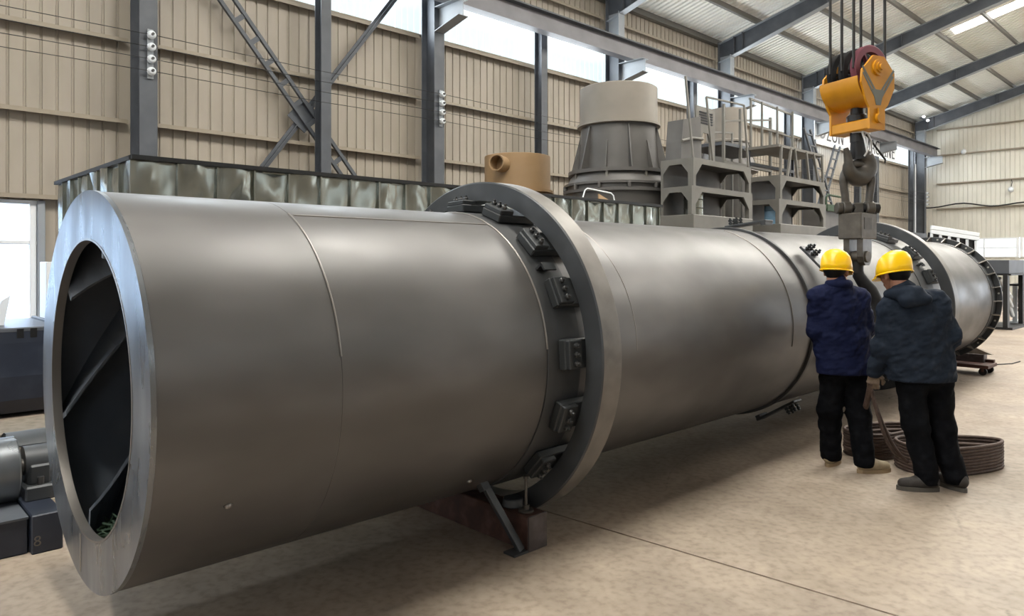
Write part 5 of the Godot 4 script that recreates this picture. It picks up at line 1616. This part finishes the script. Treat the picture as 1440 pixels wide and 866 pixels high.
func worker(label: String, at: Vector3, J: Dictionary, jacket: String, shoes: Array) -> Node3D:
	# joints in the person's own frame: x to the right of the picture, y up, z towards the camera
	var c := cos(deg_to_rad(46.31))
	var s := sin(deg_to_rad(46.31))
	var t := thing("person", label, "person", at, "", Basis(Vector3(s, 0, c), U, Vector3(-c, 0, s)))
	# continuous body: head, hands and trunk with limbs
	var b := Sh.new()
	var neck: Vector3 = J.neck
	var hip: Vector3 = (J.hip_l + J.hip_r) * 0.5
	field_mesh(b, [[J.head + Vector3(0, -0.03, 0), neck, 0.058, 0.056], [neck, hip, 0.075, 0.11], [J.sh_l, J.sh_r, 0.055, 0.055], [J.sh_l, J.el_l, 0.046, 0.038], [J.el_l, J.wr_l, 0.038, 0.026], [J.sh_r, J.el_r, 0.046, 0.038], [J.el_r, J.wr_r, 0.038, 0.026],
		[J.hip_l, J.kn_l, 0.075, 0.05], [J.kn_l, J.an_l, 0.05, 0.036], [J.hip_r, J.kn_r, 0.075, 0.05], [J.kn_r, J.an_r, 0.05, 0.036]], 0.014, 0.03)
	field_mesh(b, head_bones(J.head, J.look), 0.0045, 0.016)
	for k in [["l", 1.0], ["r", -1.0]]:
		var w: Vector3 = J["wr_" + k[0]]
		var hd: Vector3 = J["hd_" + k[0]]
		field_mesh(b, hand_bones(w, hd - w, J["pm_" + k[0]], J["cu_" + k[0]], k[1]), 0.0038, 0.008)
	obj("body", b, M["skin"], t)
	if J.hood:
		for k in [["l", 1.0], ["r", -1.0]]:
			var w: Vector3 = J["wr_" + k[0]]
			var gb := hand_bones(w, J["hd_" + k[0]] - w, J["pm_" + k[0]], J["cu_" + k[0]], k[1])
			for q in gb:
				q[2] += 0.0022
				q[3] += 0.0022
			var g := Sh.new()
			field_mesh(g, gb, 0.0042, 0.009)
			obj("glove", g, M["glove"], t)
	# hair below the helmet
	var h := Sh.new()
	var lk: Vector3 = J.look.normalized()
	field_mesh(h, [[J.head + U * 0.02 - lk * 0.022, J.head + U * 0.02 - lk * 0.01, 0.093, 0.085], [J.head - U * 0.03 - lk * 0.045, J.head - U * 0.075 - lk * 0.045, 0.066, 0.05]], 0.007, 0.03)
	obj("hair", h, M["hair"], t)
	helmet(t, J.head + U * 0.042 + lk * 0.004, J.look, J.tilt)
	# jacket
	var j := Sh.new()
	var sl: Vector3 = J.sh_l
	var sr: Vector3 = J.sh_r
	var hl: Vector3 = J.hem_l
	var hr: Vector3 = J.hem_r
	var mid := (sl + sr) * 0.5
	var dz: float = J.get("deep", 0.9)
	field_mesh(j, [[sl, sr, 0.085, 0.085], [sl.lerp(sr, 0.2) - U * 0.07, hl, 0.125, 0.128, dz], [sl.lerp(sr, 0.8) - U * 0.07, hr, 0.125, 0.128, dz], [mid - U * 0.1, (hl + hr) * 0.5, 0.155, 0.165, dz],
		[neck - U * 0.015, mid - U * 0.03, 0.082, 0.12], [neck - U * 0.03, sl, 0.07, 0.06], [neck - U * 0.03, sr, 0.07, 0.06], [sl, J.el_l, 0.082, 0.07], [J.el_l, J.wr_l, 0.07, 0.052], [sr, J.el_r, 0.082, 0.07], [J.el_r, J.wr_r, 0.07, 0.052]], 0.0105, 0.045, 0.019, J.hem, 100.0, J.sd)
	var jo := obj("jacket", j, M[jacket], t)
	# collar or hood
	var cl := Sh.new()
	if J.hood:
		var hb := []
		for i in 9:
			var f := lerpf(-2.2, 2.2, i / 8.0)
			var g := lerpf(-2.2, 2.2, minf(i + 1, 8) / 8.0)
			var p0 := neck + Vector3(sin(f) * 0.105, -0.035 + 0.02 * cos(f), cos(f) * 0.085)
			var p1 := neck + Vector3(sin(g) * 0.105, -0.035 + 0.02 * cos(g), cos(g) * 0.085)
			hb.append([p0, p1, 0.034 + 0.012 * cos(f), 0.034 + 0.012 * cos(g)])
		hb.append([neck + Vector3(-0.04, -0.075, 0.11), neck + Vector3(0.1, -0.065, 0.1), 0.05, 0.045])
		field_mesh(cl, hb, 0.01, 0.03, 0.008)
		obj("hood", cl, M[jacket], jo)
	else:
		var hb := []
		for i in 12:
			var f := TAU * i / 12
			var g := TAU * (i + 1) / 12
			hb.append([neck + Vector3(sin(f) * 0.07, 0.005, cos(f) * 0.066), neck + Vector3(sin(g) * 0.07, 0.005, cos(g) * 0.066), 0.03, 0.03])
		field_mesh(cl, hb, 0.008, 0.02)
		obj("collar", cl, M[jacket], jo)
	var hemline := Sh.new()
	# trousers
	var p := Sh.new()
	field_mesh(p, [[hip + U * 0.02, hip - U * 0.04, 0.11, 0.135, 0.85], [J.hip_l, J.kn_l, 0.104, 0.09], [J.kn_l, J.an_l, 0.088, 0.08], [J.hip_r, J.kn_r, 0.104, 0.09], [J.kn_r, J.an_r, 0.088, 0.08]], 0.0125, 0.035, 0.014, 0.045, J.hem + 0.03, J.sd + 5)
	obj("trousers", p, M["trousers"], t)
	shoe(t, J.heel_l, J.toe_l, shoes[0], shoes[1])
	shoe(t, J.heel_r, J.toe_r, shoes[0], shoes[1])
	return t


func build_people_and_ropes() -> void:
	worker("man in navy jacket and pale shoes, yellow helmet, facing the drum beside the hook", Vector3(5.901, 0, -2.301), {
		"head": Vector3(-0.083, 1.595, -0.02), "look": Vector3(0.72, -0.18, -0.75), "tilt": 0.05, "neck": Vector3(-0.08, 1.475, 0.02),
		"sh_l": Vector3(-0.225, 1.365, 0.0), "sh_r": Vector3(0.09, 1.37, -0.03), "el_l": Vector3(-0.245, 1.10, -0.02), "wr_l": Vector3(-0.1, 1.02, -0.24), "hd_l": Vector3(-0.02, 1.04, -0.32), "pm_l": Vector3(0.3, -0.5, 0.1), "cu_l": 0.6,
		"el_r": Vector3(0.165, 1.13, -0.04), "wr_r": Vector3(0.15, 1.08, -0.27), "hd_r": Vector3(0.1, 1.12, -0.35), "pm_r": Vector3(-0.4, -0.5, 0.1), "cu_r": 0.6,
		"hem_l": Vector3(-0.11, 0.8, 0.0), "hem_r": Vector3(0.075, 0.8, 0.0), "hem": 0.765, "hood": false, "sd": 3,
		"hip_l": Vector3(-0.11, 0.86, 0.0), "hip_r": Vector3(0.075, 0.86, 0.0), "kn_l": Vector3(-0.115, 0.46, -0.06), "an_l": Vector3(-0.085, 0.09, -0.11), "kn_r": Vector3(0.075, 0.46, 0.02), "an_r": Vector3(0.095, 0.09, 0.08),
		"heel_l": Vector3(-0.135, 0, -0.06), "toe_l": Vector3(0.04, 0, -0.26), "heel_r": Vector3(0.03, 0, 0.1), "toe_r": Vector3(0.31, 0, 0.05)}, "jacket_navy", ["shoe_tan", "shoe_sole"])
	worker("man in slate hooded jacket and grey shoes, yellow helmet, holding the rope strands", Vector3(5.847, 0, -1.703), {
		"head": Vector3(-0.225, 1.575, -0.05), "look": Vector3(-0.3, -0.24, -0.92), "tilt": 0.0, "neck": Vector3(-0.185, 1.45, 0.0),
		"sh_l": Vector3(-0.265, 1.32, -0.02), "sh_r": Vector3(0.06, 1.355, 0.0), "el_l": Vector3(-0.305, 1.03, -0.06), "wr_l": Vector3(-0.335, 0.835, -0.12), "hd_l": Vector3(-0.345, 0.72, -0.13), "pm_l": Vector3(0.6, 0.0, -0.8), "cu_l": 0.75,
		"el_r": Vector3(0.155, 1.11, 0.0), "wr_r": Vector3(0.1, 0.98, -0.22), "hd_r": Vector3(0.04, 0.98, -0.3), "pm_r": Vector3(-0.5, -0.4, 0.0), "cu_r": 0.6,
		"hem_l": Vector3(-0.155, 0.81, 0.0), "hem_r": Vector3(0.07, 0.81, 0.0), "hem": 0.785, "hood": true, "sd": 8,
		"hip_l": Vector3(-0.14, 0.87, 0.0), "hip_r": Vector3(0.065, 0.87, 0.0), "kn_l": Vector3(-0.11, 0.46, 0.02), "an_l": Vector3(-0.04, 0.09, 0.06), "kn_r": Vector3(0.1, 0.46, -0.02), "an_r": Vector3(0.165, 0.09, 0.04),
		"heel_l": Vector3(0.03, 0, 0.08), "toe_l": Vector3(-0.25, 0, 0.03), "heel_r": Vector3(0.2, 0, 0.12), "toe_r": Vector3(0.13, 0, -0.15)}, "jacket_slate", ["shoe_grey", "sole_grey"])
	# wire slings: flat turns lying on edge, and the strands that run up to the hand
	var rows := 9
	var rng := RandomNumberGenerator.new()
	rng.seed = 21
	var coils := [["rope_coil", "flat brown coil of stacked rope turns on the floor right of the second worker", Vector3(6.56, 0, -1.74), 0.48, 0.2, -0.62], ["rope_coil", "flat brown coil of stacked rope turns on the floor between the two workers", Vector3(6.66, 0, -2.3), 0.4, 0.17, -0.3]]
	for q in coils:
		var t := thing(q[0], q[1], "rope coil", q[2], "", Basis(U, q[5]))
		for k in rows:
			var pts := []
			for i in 36:
				var f := TAU * i / 36
				var r := 1.0 - 0.1 * cos(f * 2)
				pts.append(Vector3(cos(f) * q[3] * r + rng.randf_range(-0.002, 0.002), 0.013 + k * 0.0245, sin(f) * q[4] * (1.0 - 0.45 * cos(f)) + rng.randf_range(-0.003, 0.003)))
			obj("rope_turn", Sh.new().tube(pts, 0.0135, 7, true), M["sling"], t)
		for k in rows - 2:
			var pts := []
			for i in 36:
				var f := TAU * i / 36
				pts.append(Vector3(cos(f) * q[3] * 0.8 - 0.02, 0.013 + k * 0.0245, sin(f) * q[4] * 0.7 * (1.0 - 0.4 * cos(f))))
			obj("rope_turn", Sh.new().tube(pts, 0.0125, 7, true), M["sling"], t)
	var hand := Vector3(5.847, 0, -1.703) + Vector3(0.723, 0, 0.691) * -0.34 + Vector3(0.691, 0, -0.723) * 0.15
	var names := ["steepest", "second", "third", "most sagging"]
	for k in 4:
		var pts := []
		var e: Vector3 = [Vector3(6.04, 0.42, -2.24), Vector3(6.3, 0.25, -2.12), Vector3(6.12, 0.13, -1.98), Vector3(6.32, 0.03, -1.9)][k]
		for i in 18:
			var f := i / 17.0
			var p := (hand + Vector3(0.02 * k - 0.02, 0.75, -0.015 * k)).lerp(e, f)
			p.y = lerpf(0.75, e.y, 1.0 - pow(1.0 - f, [1.3, 1.5, 1.8, 2.0][k]))
			pts.append(p)
		tag(obj("rope_strand", Sh.new().tube(pts, 0.0125 if k else 0.022, 8), M["sling"]), "brown rope strand falling from the gloved hand to the coil, %s of four" % names[k], "rope", "rope strands from the hand")
